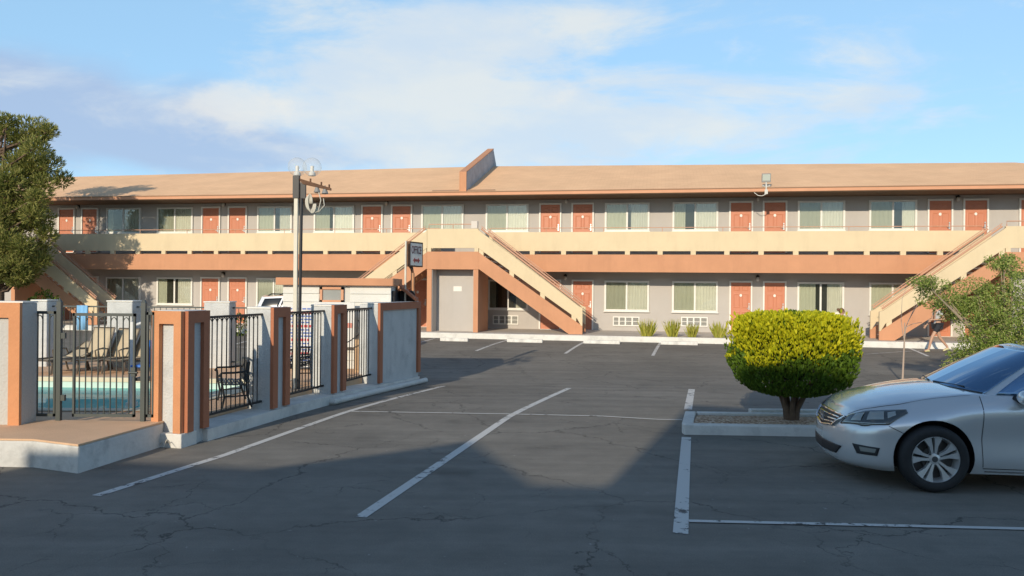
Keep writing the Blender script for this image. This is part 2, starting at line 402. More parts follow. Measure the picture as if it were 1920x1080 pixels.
SF = fpt(867.5, 345, EA-.1)[0]; ZR1, ZR2 = ZR-.16, ZR-.27
for a, za, e, ze, ee in ((S0, ZR1, SF, ZR, SF), (SF, ZR, SR, ZR2, SR+6.2)):
    n = 12
    for i in range(n):
        f0, f1 = i/n, (i+1)/n; L_ = lambda p, q, f: p+(q-p)*f
        b.quad((L_(a,ee,f0),-EA,ZE),(L_(a,ee,f1),-EA,ZE),(L_(a,e,f1),-RD,L_(za,ze,f1)),(L_(a,e,f0),-RD,L_(za,ze,f0)))
        b.quad((L_(a,e,f0),-RD,L_(za,ze,f0)),(L_(a,e,f1),-RD,L_(za,ze,f1)),(L_(a,ee,f1),-bk,ZE),(L_(a,ee,f0),-bk,ZE))
b.quad((SR+6.2,-EA,ZE),(SR+6.2,-bk,ZE),(SR,-RD,ZR2))
ro = b.build('roof', M['roof'], ML, weld=True)
so_ = ro.modifiers.new('thick', 'SOLIDIFY'); so_.thickness = .03; so_.offset = -1
b = MB(); fb(b, S0, SR+6.2, EA-.05, EA-.002, 5.77, 5.895); b.build('fascia', M['fascia'], ML, bev=.006)
b = MB(); fb(b, S0, SR+6.2, EA-.03, EA+.025, 5.897, 5.93); b.build('drip_edge', mat('brown_drip_edge', (.30,.17,.10), .7), ML)
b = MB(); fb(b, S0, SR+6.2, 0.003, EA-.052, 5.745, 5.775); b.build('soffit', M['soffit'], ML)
# roof fin
sf = fpt(867.5, 345, EA-.1)[0]
b = MB(); pr = [(1.55,5.94),(1.55,6.74),(-3.85,8.62),(-4.6,7.9),(RD-.4,7.70)]
b.ext([(sf-.13,-d,z) for d,z in pr], (.26,0,0)); fo = b.build('roof_fin', mat('fin_stucco', (.41,.42,.44), .9, .15, 2.0, .4, 40, dirt=(.25,.26,.28), dscale=2.5, damt=.7), ML)
b = MB()
b.ext([(sf-.15,-1.60,5.94),(sf-.15,-1.60,6.77),(sf-.15,-1.553,6.77),(sf-.15,-1.553,5.94)], (.30,0,0))
b.ext([(sf-.15,-1.60,6.772),(sf-.15,3.83,8.665),(sf-.15,3.83,8.625),(sf-.15,-1.58,6.742)], (.30,0,0))
b.build('cap', M['peach'], fo)
b = MB()
for sa, sb in ((sf-1.35, sf-.17), (sf+.17, sf+1.35)):
    b.ext([(sa,-1.50,5.985),(sb,-1.50,5.985),(sb,-1.44,6.04),(sa,-1.44,6.04)], (0,.03,.0))
b.build('flashing', mat('rust_flashing', (.36,.22,.14), .8), fo)
# landings / stair towers (front right edge px, or left edge px)
LW = fpt(897, 450, 3.4)[0]-fpt(801, 450, 3.4)[0]
cR = fpt(897, 450, 3.4)[0]; cL = cR-LW
lR = fpt(28, 450, 3.4)[0]; lL = lR-LW
rL = fpt(1886, 450, 3.4)[0]; rR = rL+LW
TOW = ((lL, lR), (cL, cR), (rL, rR))
segs = []; a = S0
for l, r in TOW: segs.append((a, l+.0)); a = r
segs.append((a, S1))
pc = MB(); pb = MB(); post = MB(); rail = MB(); slab = MB()
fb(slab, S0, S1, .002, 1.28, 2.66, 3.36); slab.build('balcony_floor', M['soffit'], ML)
for a, c in segs:
    fb(pc, a, c, 1.38, 1.50, 3.475, 4.25)
    fb(pb, a, c, 1.29, 1.50, 2.63, 3.33)
pc.build('balcony_parapet', M['cream'], ML); pb.build('balcony_beam', M['peach'], ML)
p0 = fpt(1056.5, 474, 1.5)[0]; pitch = fpt(1116, 474, 1.5)[0]-p0
kk = -40
while kk < 40:
    s = p0+kk*pitch; kk += 1
    if any(a+.1 < s < c-.1 for a, c in segs): fb(MB(), s-.1, s+.1, 1.385, 1.495, 3.331, 3.474).build('parapet_block', M['cream'], ML)
M['rail'] = mat('peach_rail_paint', (.55,.30,.19), .5)
for a, c in segs:
    a2, c2 = a+.05, c-.05
    rail.tube([(a2,-1.44,4.42),(c2,-1.44,4.42)], .016, 6)
    n = max(2, int((c2-a2)/2.1))
    for i in range(n+1):
        s = a2+(c2-a2)*i/n; rail.tube([(s,-1.44,4.251),(s,-1.44,4.42)], .013, 6)
rail.build('balcony_rail', M['rail'], ML)
STY = 3.2
# doors
dleaf = MB(); DW = .90; DH = 2.04
def door_leaf():
    b = MB()
    b.box(0, DW, -.03, 0, 0, DH)
    def panel(x0,x1,z0,z1):
        b.grid([[(x0,-.031,z0),(x1,-.031,z0)],[(x1,-.031,z1),(x0,-.031,z1)]][:0] or [[(x0,-.031,z0),(x1,-.031,z0)]]*1) if False else None
        w = .035
        fr = [(x0,z0),(x1,z0),(x1,z1),(x0,z1)]; inn = [(x0+w,z0+w),(x1-w,z0+w),(x1-w,z1-w),(x0+w,z1-w)]; i2=[(x0+2*w,z0+2*w),(x1-2*w,z0+2*w),(x1-2*w,z1-2*w),(x0+2*w,z1-2*w)]
        for r0, y0, r1, y1 in ((fr,-.0305,inn,-.040),(inn,-.040,i2,-.028)):
            for i in range(4):
                j = (i+1) % 4
                b.quad((r0[i][0],y0,r0[i][1]),(r0[j][0],y0,r0[j][1]),(r1[j][0],y1,r1[j][1]),(r1[i][0],y1,r1[i][1]))
        b.quad(*[(q[0],-.033,q[1]) for q in i2])
    for x0, x1 in ((.10,.42),(.48,.80)):
        panel(x0,x1,.18,.88); panel(x0,x1,1.0,1.60); panel(x0,x1,1.70,1.93)
    return b
DOOR = door_leaf().build('door', M['door'], ML)
bfr = MB()
for x0,x1,z0,z1 in ((-.075,-.004,0,DH+.075),(DW+.004,DW+.075,0,DH+.075),(-.004,DW+.004,DH+.004,DH+.075)): bfr.box(x0,x1,-.085,.0,z0,z1)
bfr.box(-.02,DW+.02,-.10,.0,-.03,-.002)
bfr.build('door_frame', M['white'], DOOR)
hb = MB(); hb.box(.80,.86,-.06,-.034,.93,1.12); hb.tube([(.83,-.075,1.0),(.73,-.08,1.0)], .012, 6); hb.box(.805,.855,-.062,-.034,1.15,1.21)
hb.build('handle', M['metal'], DOOR)
pb_ = MB(); pb_.lathe([(0,-.05),(.055,-.05),(.06,-.046),(.06,-.034)], 16, (.45,0,1.52), 'y'); pb_.build('number_plate', M['white'], DOOR)
WW, WH = 1.80, 1.28
def win(h):
    f = MB(); w = .075
    f.box(0,w,-.075,0,0,h); f.box(WW-w,WW,-.075,0,0,h); f.box(w,WW-w,-.075,0,h-w,h); f.box(w,WW-w,-.075,0,0,w); f.box(-.03,WW+.03,-.10,0,-.035,-.001)
    f.box(WW/2-.035,WW/2+.035,-.068,-.01,w,h-w)
    o = f.build('window', M['white'], ML)
    g = MB(); g.box(WW/2+.035,WW-w,-.050,-.044,w,h-w); g.build('pane', M['pane'], o)
    g = MB(); g.box(w,WW/2-.035,-.060,-.054,w,h-w); sc = g.build('pane', M['screen'], o); sc['label'] = 'darker screened pane'
    g = MB(); g.box(w,WW-w,-.007,-.003,w,h-w); g.build('unlit_room_panel', M['inner'], o)  # dark sheet behind the curtains, painted as the unlit room
    def pleat(x0, x1, step, amp, ph, open_=0):
        rows = []; n = int((x1-x0)/.0125)
        ln = [(x0+(x1-x0)*i/n, -.022+amp*math.sin(2*math.pi*(i/n*(x1-x0)/step)+.8*math.sin(3*i/n+ph))) for i in range(n+1)]
        return [[(x,y,h-w) for x,y in ln],[(x,y,w) for x,y in ln]]
    c = MB(); c.grid(pleat(WW/2+.03,WW-w,.11,.013,1)); c.build('curtain', M['curtain'], o, smooth=180)
    c = MB(); c.grid(pleat(w,WW/2-.03,.16,.008,2)); c.build('blind', M['blind'], o, smooth=180)
    return o
WLO = win(1.28); WUP = win(1.20)
used = dict()
def put(o, s, z, key, sx=1.0, d=.001):
    c = o if key not in used else dup(o, ML)
    n_ = used.get('n'+key, 0); used['n'+key] = n_+1
    if key[0] == 'w':
        for ch in c.children:
            k_ = 1.0; an = WW
            if ch.name.startswith('curtain'): k_ = (1,1,.72,1,1,1,.84,1,1,.6)[(n_+(4 if key == 'wl' else 0)) % 10]; an = WW-.075
            if ch.name.startswith('blind'): k_ = (.35,1,1,.8,1,1,1,.55,1,1)[(n_+(5 if key == 'wl' else 0)) % 10]; an = .075
            ch.scale.x = k_; ch.location.x = an*(1-k_)
    used[key] = 1; c.location = (s, -d, z); c.scale = (sx, 1, 1); return c
up_d = [(108,140),(151.6,184),(377,413),(426.7,463),(677,717.6),(732.7,773),(1010.7,1053),(1071,1114),(1367,1412.7),(1430,1476.7),(1739,1788),(1806,1855),(1911,1962),(2020,2070)]
up_w = [(199,263),(294,361),(482,547),(588,664),(789.6,869),(910.5,991),(1134,1218),(1261,1347),(1496,1585),(1630,1720)]
lo_d = [(105,138),(150,183),(375,411.6),(426,462.5),(762,803),(1010,1052),(1071,1113),(1367,1411),(1430,1475),(1739,1787),(1806,1852)]
lo_w = [(60,93),(197.6,262),(293,360),(480,545),(588,662),(915,990),(1133,1217),(1260,1346),(1495,1583),(1630,1718)]
for p in up_d:
    a, c = fpt(p[0],400,.08)[0], fpt(p[1],400,.08)[0]; put(DOOR, a+.075, 3.365+.11, 'd', max(.8,(c-a-.15)/DW))
for p in lo_d:
    a, c = fpt(p[0],570,.08)[0], fpt(p[1],570,.08)[0]; put(DOOR, a+.075, .215, 'd', max(.8,(c-a-.15)/DW))
for p in up_w:
    a, c = fpt(p[0],400,.08)[0], fpt(p[1],400,.08)[0]; put(WUP, a, 4.37, 'wu', (c-a)/WW)
for p in lo_w:
    a, c = fpt(p[0],560,.08)[0], fpt(p[1],560,.08)[0]; put(WLO, a, 1.02, 'wl', (c-a)/WW)
# wall lanterns
bl = MB(); bl.lathe([(0,.16),(.07,.12),(.085,.10),(.05,.09),(.05,.085)], 14, (0,-.12,0)); bl.box(-.05,.05,-.03,0,-.02,.14); bl.tube([(0,-.02,.10),(0,-.10,.12)], .014, 6)
LAMP = bl.build('wall_light', M['dark'], ML)
gb = MB(); gb.ball((0,-.12,-.01), (.07,.07,.095), 14, 10); gb.build('globe', mat('milky_globe', (.62,.60,.54), .25), LAMP, smooth=180)
for px, py in ((144.7,388),(419,384),(724.4,381),(1061.7,377),(1421.7,373),(1796.7,373.3),(417.7,516),(1060,521),(1421,523)):
    s, z = fpt(px, py, .12); put(LAMP, s, z, 'l')
# air conditioner grilles
ab = MB(); AW, AH = 1.10, .40
ab.box(0,AW,-.05,0,0,.045); ab.box(0,AW,-.05,0,AH-.045,AH); ab.box(0,.045,-.05,0,.045,AH-.045); ab.box(AW-.045,AW,-.05,0,.045,AH-.045)
for x in (.26,.52,.80): ab.box(x-.03,x+.03,-.048,0,.045,AH-.045)
ab.box(.045,AW-.045,-.046,0,AH/2-.012,AH/2+.012)
AC = ab.build('air_conditioner', M['white'], ML)
ab = MB()
for i in range(14):
    z = .05+i*.0225; ab.ext([(.045,-.03,z),(.045,-.012,z+.012),(.045,-.010,z+.009),(.045,-.028,z-.003)], (AW-.09,0,0))
ab.build('grille', mat('grille_beige', (.50,.49,.45), .6), AC)
ab = MB(); ab.box(.045,AW-.045,-.006,-.002,.045,AH-.045); ab.build('dark_backing', M['inner'], AC)  # dark sheet on the wall, painted as shade behind the louvres
for pa, pb2, py in ((923.8,972,608),(1149,1199,611),(1277,1327,612),(1512,1564,613)):
    s0, z = fpt(pa, py, .05); s1 = fpt(pb2, py, .05)[0]; put(AC, s0, z, 'ac', (s1-s0)/AW)
# roof floodlight
s, z = fpt(1436, 338, EA-.1)
fl = MB(); fl.ext([(s-.17,-EA-.02,z-.10),(s+.17,-EA-.02,z-.10),(s+.17,-EA-.10,z+.22),(s-.17,-EA-.10,z+.22)], (0,.09,.03))
FL = fl.build('floodlight', mat('flood_grey', (.30,.29,.27), .5), ML, bev=.01)
fl = MB(); fl.quad((s-.14,-EA-.036,z-.035),(s+.14,-EA-.036,z-.035),(s+.14,-EA-.106,z+.20),(s-.14,-EA-.106,z+.20)); fl.build('lens', mat('flood_lens', (.50,.54,.48), .1), FL)
fl = MB(); fl.tube([(s,-EA+.0,z-.10),(s,-EA-.03,z-.30),(s,-EA-.03,z-.52)], .03, 8); fl.box(s-.06,s+.06,-EA-.06,-EA-.027,z-.55,z-.38)
for dx in (-.12,.12): fl.tube([(s,-EA-.03,z-.26),(s+dx,-EA-.06,z-.24)], .022, 6); fl.ball((s+dx,-EA-.07,z-.24), .035, 8, 6)
fl.build('bracket', mat('flood_bracket', (.55,.53,.48), .5), FL)
fl = MB(); fl.tube([(s,-EA-.04,z-.55),(s-.15,-EA-.04,z-.62),(s-.3,-EA-.02,z-.60),(s-.45,-EA-.02,z-.48)], .012, 6); fl.build('cable', M['white'], FL)
# camera box on central landing rail and small plate on the upper wall
# ------------------------------------------------------------------ towers, landings and stairs
D0, D1 = 1.502, 3.40; ZF = .20
def tower(l, r, sign):
    c = MB(); fb(c, l-.02, r+.02, D0, D1, 2.665, 3.36); T = c.build('stair_tower', M['peach'], ML)
    for a_, c_ in ((l, l+.19), (r-.19, r)): fb(MB(), a_, c_, D0+.02, D1-.02, ZF, 2.664).build('side_wall', M['peach'], T)
    c = MB(); fb(c, l+.19, r-.19, D0+.4, D1-.70, ZF, 2.66); fb(c, l+.19, l+.21, D1-.70, D1-.06, ZF, 2.655); fb(c, r-.21, r-.19, D1-.70, D1-.06, ZF, 2.655); c.build('back_wall', M['wall'], T)
    c = MB(); fb(c, l, r, D1-.12, D1-.002, 3.50, 4.26); c.build('parapet', M['cream'], T)
    for a_, c_ in ((l, l+.16), (r-.16, r)): fb(MB(), a_, c_, D1-.118, D1-.004, 3.361, 3.499).build('parapet_block', M['cream'], T)
    c = MB(); c.tube([(l+.05,-D1+.06,4.26),(l+.05,-D1+.06,4.44),(r-.05,-D1+.06,4.44),(r-.05,-D1+.06,4.26)], .02, 6); c.tube([((l+r)/2,-D1+.06,4.26),((l+r)/2,-D1+.06,4.44)], .014, 6)
    c.build('rail', M['rail'], T)
    if sign:
        s, z = fpt(858, 541.5, D1-.69); c = MB(); fb(c, s-.17, s+.17, D1-.699, D1-.688, z-.1, z+.1); c.build('sign_plate', M['white'], T)
        s, z = fpt(890, 414, D1-.06); c = MB(); fb(c, s-.13, s+.13, D1-.16, D1+.0, 4.262, 4.56); c.build('meter_box', mat('meter_box', (.60,.54,.48), .6), T, bev=.015)
    return T
for i, (l, r) in enumerate(TOW): tower(l, r, i == 1)
eR = fpt(1092, 600, D1)[0]; RUN = eR-cR
def stair(s0, sg):
    # sg=+1 descends to the right
    X = lambda t: s0+sg*t
    zt = 3.36; sl = (zt-.20)/(RUN)
    st = None
    for idx, d in enumerate((D1, 2.15)):
        zt2 = lambda t, o: zt+o-sl*t
        c = MB()
        # peach stringer
        pts = [(0,-.70),(0,0),(RUN,0),(RUN,-0.0)]
        poly = [(0.0,zt-.66),(0.0,zt-.02),(RUN,ZF+.32),(RUN,ZF+.005),(RUN-.52,ZF+.005)]
        if sg < 0: poly = poly[::-1]
        c.ext([(X(t),-(d-.10),z) for t, z in poly], (0,-.10,0))
        o = c.build('staircase' if idx == 0 else 'stringer', M['peach'], ML if idx == 0 else st)
        if idx == 0: st = o
        c = MB()
        poly = [(0.005,3.50),(0.005,4.20),(RUN-.12,ZF+1.06),(RUN,ZF+1.02),(RUN,ZF+.33),(RUN-.05,ZF+.34),(RUN-.2,ZF+.60)]
        if sg < 0: poly = poly[::-1]
        c.ext([(X(t),-(d-.08),z) for t, z in poly], (0,-.098,0))
        c.build('balustrade', M['cream'], st)
        for i in range(7):
            c = MB()
            t = .12+i*(RUN-.45)/6; w = .09
            za = lambda q: (zt-.02)+(ZF+.32-zt+.02)*q/RUN; zb = lambda q: 3.50+(ZF+.60-3.50)*q/(RUN-.2)
            q = [(t-w,za(t-w)+.002),(t+w,za(t+w)+.002),(t+w,zb(t+w)-.002),(t-w,zb(t-w)-.002)]
            if sg < 0: q = q[::-1]
            if i % 2 == 0: c.ext([(X(a),-(d-.085),z) for a, z in q], (0,-.088,0)).build('block', M['cream'], st)
        c = MB(); c.tube([(X(0.1),-(d-.05),4.26),(X(RUN-.10),-(d-.05),ZF+1.13)], .035, 8); c.tube([(X(.1),-(d-.05),4.36),(X(RUN-.05),-(d-.05),ZF+1.20)], .015, 6)
        for i in range(5):
            t = .15+i*(RUN-.3)/4; z = 4.36+(ZF+1.20-4.36)*(t-.1)/(RUN-.15); c.tube([(X(t),-(d-.05),z),(X(t),-(d-.05),z-.10)], .012, 6)
        c.build('handrail', M['rail'], st)
    n = 17; c = MB()
    for i in range(n):
        t0 = .02+i*(RUN-.3)/n; t1 = t0+(RUN-.3)/n+.04; z = zt-(i+1)*(zt-ZF)/(n+1)
        a, e = sorted((X(t0), X(t1))); fb(c, a, e, 2.16, 3.29, z-.05, z)
    c.build('tread', M['side'], st)
stair(cR, 1); stair(cL, -1); stair(lR, 1); stair(rL, -1)
# ------------------------------------------------------------------ walk in front of the motel
b = MB(); fb(b, S0, S1, .002, 3.95, -.12, .2); w_ = b.build('sidewalk', M['side'], None, bev=.0); w_.location = O; w_.rotation_euler = (0,0,-PSI); w_['kind'] = 'structure'
b = MB(); fb(b, S0, S1, 3.952, 4.12, -.12, .204); w_ = b.build('kerb', M['curbwhite'], None, bev=.012); w_.location = O; w_.rotation_euler = (0,0,-PSI); w_['kind'] = 'structure'
def f2w(s, d, z=0): return O+u*s+nrm*d+Vector((0,0,z))
# wheel stops
ws = MB(); ws.ext([(0,-.08,0),(0,-.065,.12),(0,.065,.12),(0,.08,0)][::-1], (1.75,0,0))
wl = ['white concrete wheel stop in front of the recessed grey bay of the stair tower', 'white concrete wheel stop between the stair tower and the foot of the central staircase',
      'white concrete wheel stop just right of the foot of the central staircase', 'white concrete wheel stop beside the yellow green grass clumps, nearest the round bush']
w0 = None
for (x0, x1, py), lab in zip(((826,879,639),(951,1017,641),(1094,1160,643.5),(1239,1304,645.5)), wl):
    p = gp(x0, py); q = gp(x1, py)
    o = ws.build('wheel_stop', M['curbwhite'], bev=.012) if w0 is None else dup(w0)
    w0 = w0 or o
    o.location = (p.x, p.y, gz(p.y)-.005); o.rotation_euler = (0,0,-PSI); o.scale = ((q-p).length/1.75, 1, 1)
    tag(o, lab, 'wheel stop', 'wheel stops along the motel walk')
# ------------------------------------------------------------------ the wing behind the camera that shades the foreground
eq = Vector((math.cos(R(SUN_AZ)), -math.sin(R(SUN_AZ)), 0)); ep = Vector((math.sin(R(SUN_AZ)), math.cos(R(SUN_AZ)), 0)); TE = math.tan(R(SUN_EL))
RW = thing('rear_motel_wing', 'cream and peach motel wing with stepped roofline behind the camera, shading the parking lot', 'motel', tuple(ep*-6), -R(SUN_AZ))
zt = lambda p: TE*(p+6)
b = MB(); b.ext([(-1.80,0,-.2),(17,0,-.2),(17,0,zt(13.9)),(-1.80,0,zt(13.9))], (0,-9,0)); b.build('wall', M['cream'], RW)
b = MB(); b.ext([(-7.75,-.01,-.2),(-1.802,-.01,-.2),(-1.802,-.01,zt(7.75)),(-2.5,-.01,zt(7.55)),(-3.95,-.01,zt(9.4)),(-4.65,-.01,zt(8.2)),(-5.4,-.01,zt(7.1)),(-7.75,-.01,zt(6.75))], (0,-7,0)); b.build('gable_wall', M['peach'], RW)
for i, x in enumerate((1.0, 5.0, 9.0, 13.0)):
    for z in (1.0, 4.0):
        f = MB(); f.box(x,x+1.8,.003,.06,z,z+.08); f.box(x,x+1.8,.003,.06,z+1.2,z+1.28); f.box(x,x+.08,.003,.06,z+.08,z+1.2); f.box(x+1.72,x+1.8,.003,.06,z+.08,z+1.2); f.box(x+.86,x+.94,.003,.06,z+.08,z+1.2)
        o = f.build('window', M['white'], RW); g = MB(); g.box(x+.08,x+1.72,.01,.02,z+.08,z+1.2); g.build('pane', M['inner'], o)
# ------------------------------------------------------------------ pool compound: wall line
WD = Vector((.2288,.9735,0)); WRZ = -math.atan(.235)
def wpx(px): a = (px-960)/F; return -6.2/(a-.235)
def wpt(Y, off=0.0, z=0): 
    p = Vector((-3.94+.235*(Y-9.62), Y, z)); return p+Vector((WD.y,-WD.x,0))*off
ZT, ZD = 1.64, .25
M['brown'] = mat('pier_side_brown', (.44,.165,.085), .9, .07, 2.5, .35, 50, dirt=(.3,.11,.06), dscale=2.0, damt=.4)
def pier(px0, px1, label, front=False):
    Y0, Y1 = wpx(px0), wpx(px1); L = (wpt(Y1)-wpt(Y0)).length
    T = thing('stucco_pier', label, 'wall pier', wpt(Y0, 0, gz(Y0)), WRZ, 'stucco piers of the pool wall')
    lo = min(gz(Y0), gz(Y1))-gz(Y0)-.15; zt_ = ZT-gz(Y0)
    c = MB(); c.box(-.38,0,0,L,lo,zt_-.03); c.build('core', M['pierwhite'], T, bev=.012)
    c = MB(); c.box(-.385,.0,-.0,L,zt_-.028,zt_); c.build('top_cap', M['white'], T, bev=.008)
    w = min(.15, L*.28)
    c = MB(); z0 = .17
    pts = [(0,z0),(w,z0),(w,zt_-.15),(L-w,zt_-.15),(L-w,z0),(L,z0),(L,zt_-.006),(0,zt_-.006)]
    def uplate(c, f, vec):
        # three boxes as a single inverted U
        for q in ((pts[0],pts[1],pts[2],(0,zt_-.15)),((L-w,z0),(L,z0),(L,zt_-.15),(L-w,zt_-.15)),((0,zt_-.15),(L,zt_-.15),(L,zt_-.006),(0,zt_-.006))):
            c.ext([f(a,z) for a,z in q], vec)
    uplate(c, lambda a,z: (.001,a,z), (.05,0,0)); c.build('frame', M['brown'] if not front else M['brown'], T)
    if front:
        c = MB(); x0, x1 = -.40, .0; w2 = .10
        for q in (((x0,z0),(x0+w2,z0),(x0+w2,zt_-.16),(x0,zt_-.16)),((x1-w2,z0),(x1,z0),(x1,zt_-.16),(x1-w2,zt_-.16)),((x0,zt_-.16),(x1,zt_-.16),(x1,zt_-.006),(x0,zt_-.006))):
            c.ext([(a,-.001,z) for a,z in q], (0,-.07,0))
        c.build('front_frame', M['pierpeach'], T)
        c = MB(); c.box(-.42,.03,-.09,L*.5,-.15,.168); c.build('plinth', M['curbwhite'], T, bev=.012)
    return T
pier(347, 388, 'corner pier of the pool wall with peach frames on two faces, nearest the gate', True)
pier(508, 540, 'white stucco pier with brown side frame, between the first and second black fence panels')
pier(622, 646, 'narrow white stucco pier with brown side frame, right of the lamp pole')
pier(709, 786, 'long blue grey wall pier with brown frame behind the office sign poles')
def fence(pxa, pxb, label):
    Ya, Yb = wpx(pxa), wpx(pxb); p = wpt(Ya, -.14); L = (wpt(Yb,-.14)-p).length
    T = thing('iron_fence', label, 'fence', (p.x,p.y,0), WRZ, 'black fence panels of the pool wall')
    c = MB(); zb = .26+gz(Ya)*.5; zt_ = 1.55
    c.box(-.018,.018,0,L,zt_-.03,zt_); c.box(-.015,.015,0,L,zb,zb+.03)
    n = round(L/.108)
    for i in range(1, n):
        y = L*i/n; c.tube([(0,y,zb-.0),(0,y,zt_-.015)], .0085, 6)
        if i < n-1:
            c.tube([(0,y+L/n*(.5-.5*math.cos(a)),zt_-.11+.075*math.sin(a)) for a in [math.pi*j/6 for j in range(7)]], .006, 5)
    c.tube([(0,0,zt_-.12),(0,L,zt_-.12)], .006, 5) if False else None
    c.build('fence_panel', M['black'], T)
    return T
fence(388, 508, 'black iron fence panel between the corner pier and the next pier')
fence(540, 622, 'black iron fence panel in front of the sign board and bench')
fence(646, 709, 'black iron fence panel beside the long grey wall pier')
# kerb along the wall foot
c = MB(); rows = []
for i in range(20):
    Y = 10.0+(17.55-10.0)*i/19; a = wpt(Y,-.34); e = wpt(Y,.07); z = gz(Y)
    rows.append([(a.x,a.y,z-.1),(a.x,a.y,z+.165),(e.x,e.y,z+.15),(e.x,e.y,z-.1)])
c.grid(rows, True); c.f.append((0,1,2,3)); struct(c, 'wall_kerb', M['curbwhite'], smooth=30)
# white drain pipe lying along the foot
c = MB(); P = [gp(572,757)]+[wpt(Y,.14,0) for Y in (13.3,14.2,15.2,16.2,17.2,17.75)]
P = [Vector((p.x,p.y,gz(p.y)+.055)) for p in P]
c.tube(P, .055, 10); tag(c.build('drain_pipe', M['curbwhite'], smooth=60), 'white drain pipe lying on the asphalt along the foot of the pool wall', 'pipe')
# deck and pool
NL, NR, FR, FL_ = Vector((-14,10.55,ZD)), Vector((-5.05,10.85,ZD)), Vector((-4.30,14.35,ZD)), Vector((-14,14.6,ZD))
oN = [wpt(9.70,-.3), wpt(17.6,-.3)]
A_ = Vector((-14,9.64,ZD)); B_ = Vector((oN[0].x-.12,9.64,ZD)); C_ = Vector((oN[1].x,17.6,ZD)); D_ = Vector((-14,17.6,ZD))
c = MB()
for q in ((A_,B_,NR,NL),(B_,C_,FR,NR),(C_,D_,FL_,FR)): c.quad(*q)
c.quad(C_-Vector((0,0,.7)), D_-Vector((0,0,.7)), D_, C_); c.quad(B_-Vector((0,0,.7)),C_-Vector((0,0,.7)),C_,B_)
struct(c, 'pool_deck', M['deck'])
tile = mat('pale_pool_plaster', (.55,.68,.60), .5, .05, 2)
c = MB(); dz = Vector((0,0,-1.3)); q = [NL,NR,FR,FL_]
for i in range(4): c.quad(q[i], q[(i+1)%4], q[(i+1)%4]+dz, q[i]+dz)
c.quad(*[p+dz for p in q]); struct(c, 'pool_basin', tile)
def water_mat():
    A = bpy.data.materials.new('pool_water'); A.use_nodes = True; t = A.node_tree; L = t.links
    for n in list(t.nodes): t.nodes.remove(n)
    out = t.nodes.new('ShaderNodeOutputMaterial'); mx = t.nodes.new('ShaderNodeMixShader'); tr = t.nodes.new('ShaderNodeBsdfTransparent'); df = t.nodes.new('ShaderNodeBsdfDiffuse'); m2 = t.nodes.new('ShaderNodeMixShader')
    tr.inputs[0].default_value = (.25,.72,.68,1); df.inputs[0].default_value = (.15,.66,.60,1); m2.inputs[0].default_value = .8
    gl = t.nodes.new('ShaderNodeBsdfGlossy'); gl.inputs['Roughness'].default_value = .03
    fr = t.nodes.new('ShaderNodeFresnel'); fr.inputs[0].default_value = 1.33
    g = t.nodes.new('ShaderNodeNewGeometry'); nz = t.nodes.new('ShaderNodeTexNoise'); nz.inputs['Scale'].default_value = 2.6; nz.inputs['Detail'].default_value = 4; L.new(g.outputs['Position'], nz.inputs[0])
    bp = t.nodes.new('ShaderNodeBump'); bp.inputs['Strength'].default_value = .12; bp.inputs['Distance'].default_value = .04; L.new(nz.outputs['Fac'], bp.inputs['Height'])
    L.new(bp.outputs[0], gl.inputs['Normal']); L.new(bp.outputs[0], fr.inputs['Normal'])
    L.new(tr.outputs[0], m2.inputs[1]); L.new(df.outputs[0], m2.inputs[2]); hf = t.nodes.new('ShaderNodeMath'); hf.operation = 'MULTIPLY'; hf.inputs[1].default_value = .6; L.new(fr.outputs[0], hf.inputs[0]); L.new(hf.outputs[0], mx.inputs[0]); L.new(m2.outputs[0], mx.inputs[1]); L.new(gl.outputs[0], mx.inputs[2]); L.new(mx.outputs[0], out.inputs[0]); return A
c = MB(); dz = Vector((0,0,-.17)); c.quad(*[p+dz for p in q]); struct(c, 'pool_water', water_mat())
c = MB(); ctr = sum(q, Vector())/4
for i in range(4):
    a, e = q[i], q[(i+1)%4]
    oa = a+(a-ctr).normalized()*.42; oe = e+(e-ctr).normalized()*.42
    ia = a+(ctr-a).normalized()*.05; ie = e+(ctr-e).normalized()*.05
    for r in (.012,): c.add([(ia.x,ia.y,ZD-.06),(ie.x,ie.y,ZD-.06),(ie.x,ie.y,ZD+.02),(ia.x,ia.y,ZD+.02),(oa.x,oa.y,ZD+.012),(oe.x,oe.y,ZD+.012)], [(0,1,2,3),(3,2,5,4)])
struct(c, 'pool_coping', mat('cream_coping', (.68,.58,.42), .8, .06, 3))
# entrance platform in front of the gate
fc = gp(146,888); c0_ = Vector((fc.x,fc.y,0)); back = wpt(9.66,-.26); far = Vector((-14, 8.75, 0)); mid = gp(60,877); ZP = .30
poly = [far, Vector((mid.x, mid.y+.02, 0)), c0_, Vector((back.x-.02,back.y-.12,0)), Vector((back.x-.02,9.70,0)), Vector((-14,9.70,0))]
c = MB(); c.ext([(p.x,p.y,-.1) for p in poly], (0,0,ZP+.1-.02)); pm = struct(c, 'platform', mat('worn_white_concrete', (.60,.59,.56), .9, .15, 1.2, .5, 14, dirt=(.26,.26,.25), dscale=2.6, damt=.75), bev=.02)
c = MB(); c.ext([(p.x,p.y,ZP-.019) for p in poly], (0,0,.019)); struct(c, 'platform_top', M['deck'])
# wall on the left of the gate
p = at(40,797,9.34); zl = ZP
GL = thing('stucco_wall', 'low grey panelled wall with peach frame at the left edge beside the pool gate', 'wall', (p.x-.0,9.34,ZP))
c = MB(); c.box(-6,.0,0,.30,-.02,1.42); c.build('core', M['panel'], GL, bev=.012)
c = MB(); c.box(-6,.005,-.0,.30,1.422,1.44); c.build('top_cap', M['white'], GL)
c = MB(); c.box(-.13,.0,-.05,-.001,0,1.25); c.box(-6,0,-.05,-.001,1.25,1.425); c.build('frame', M['pierpeach'], GL)
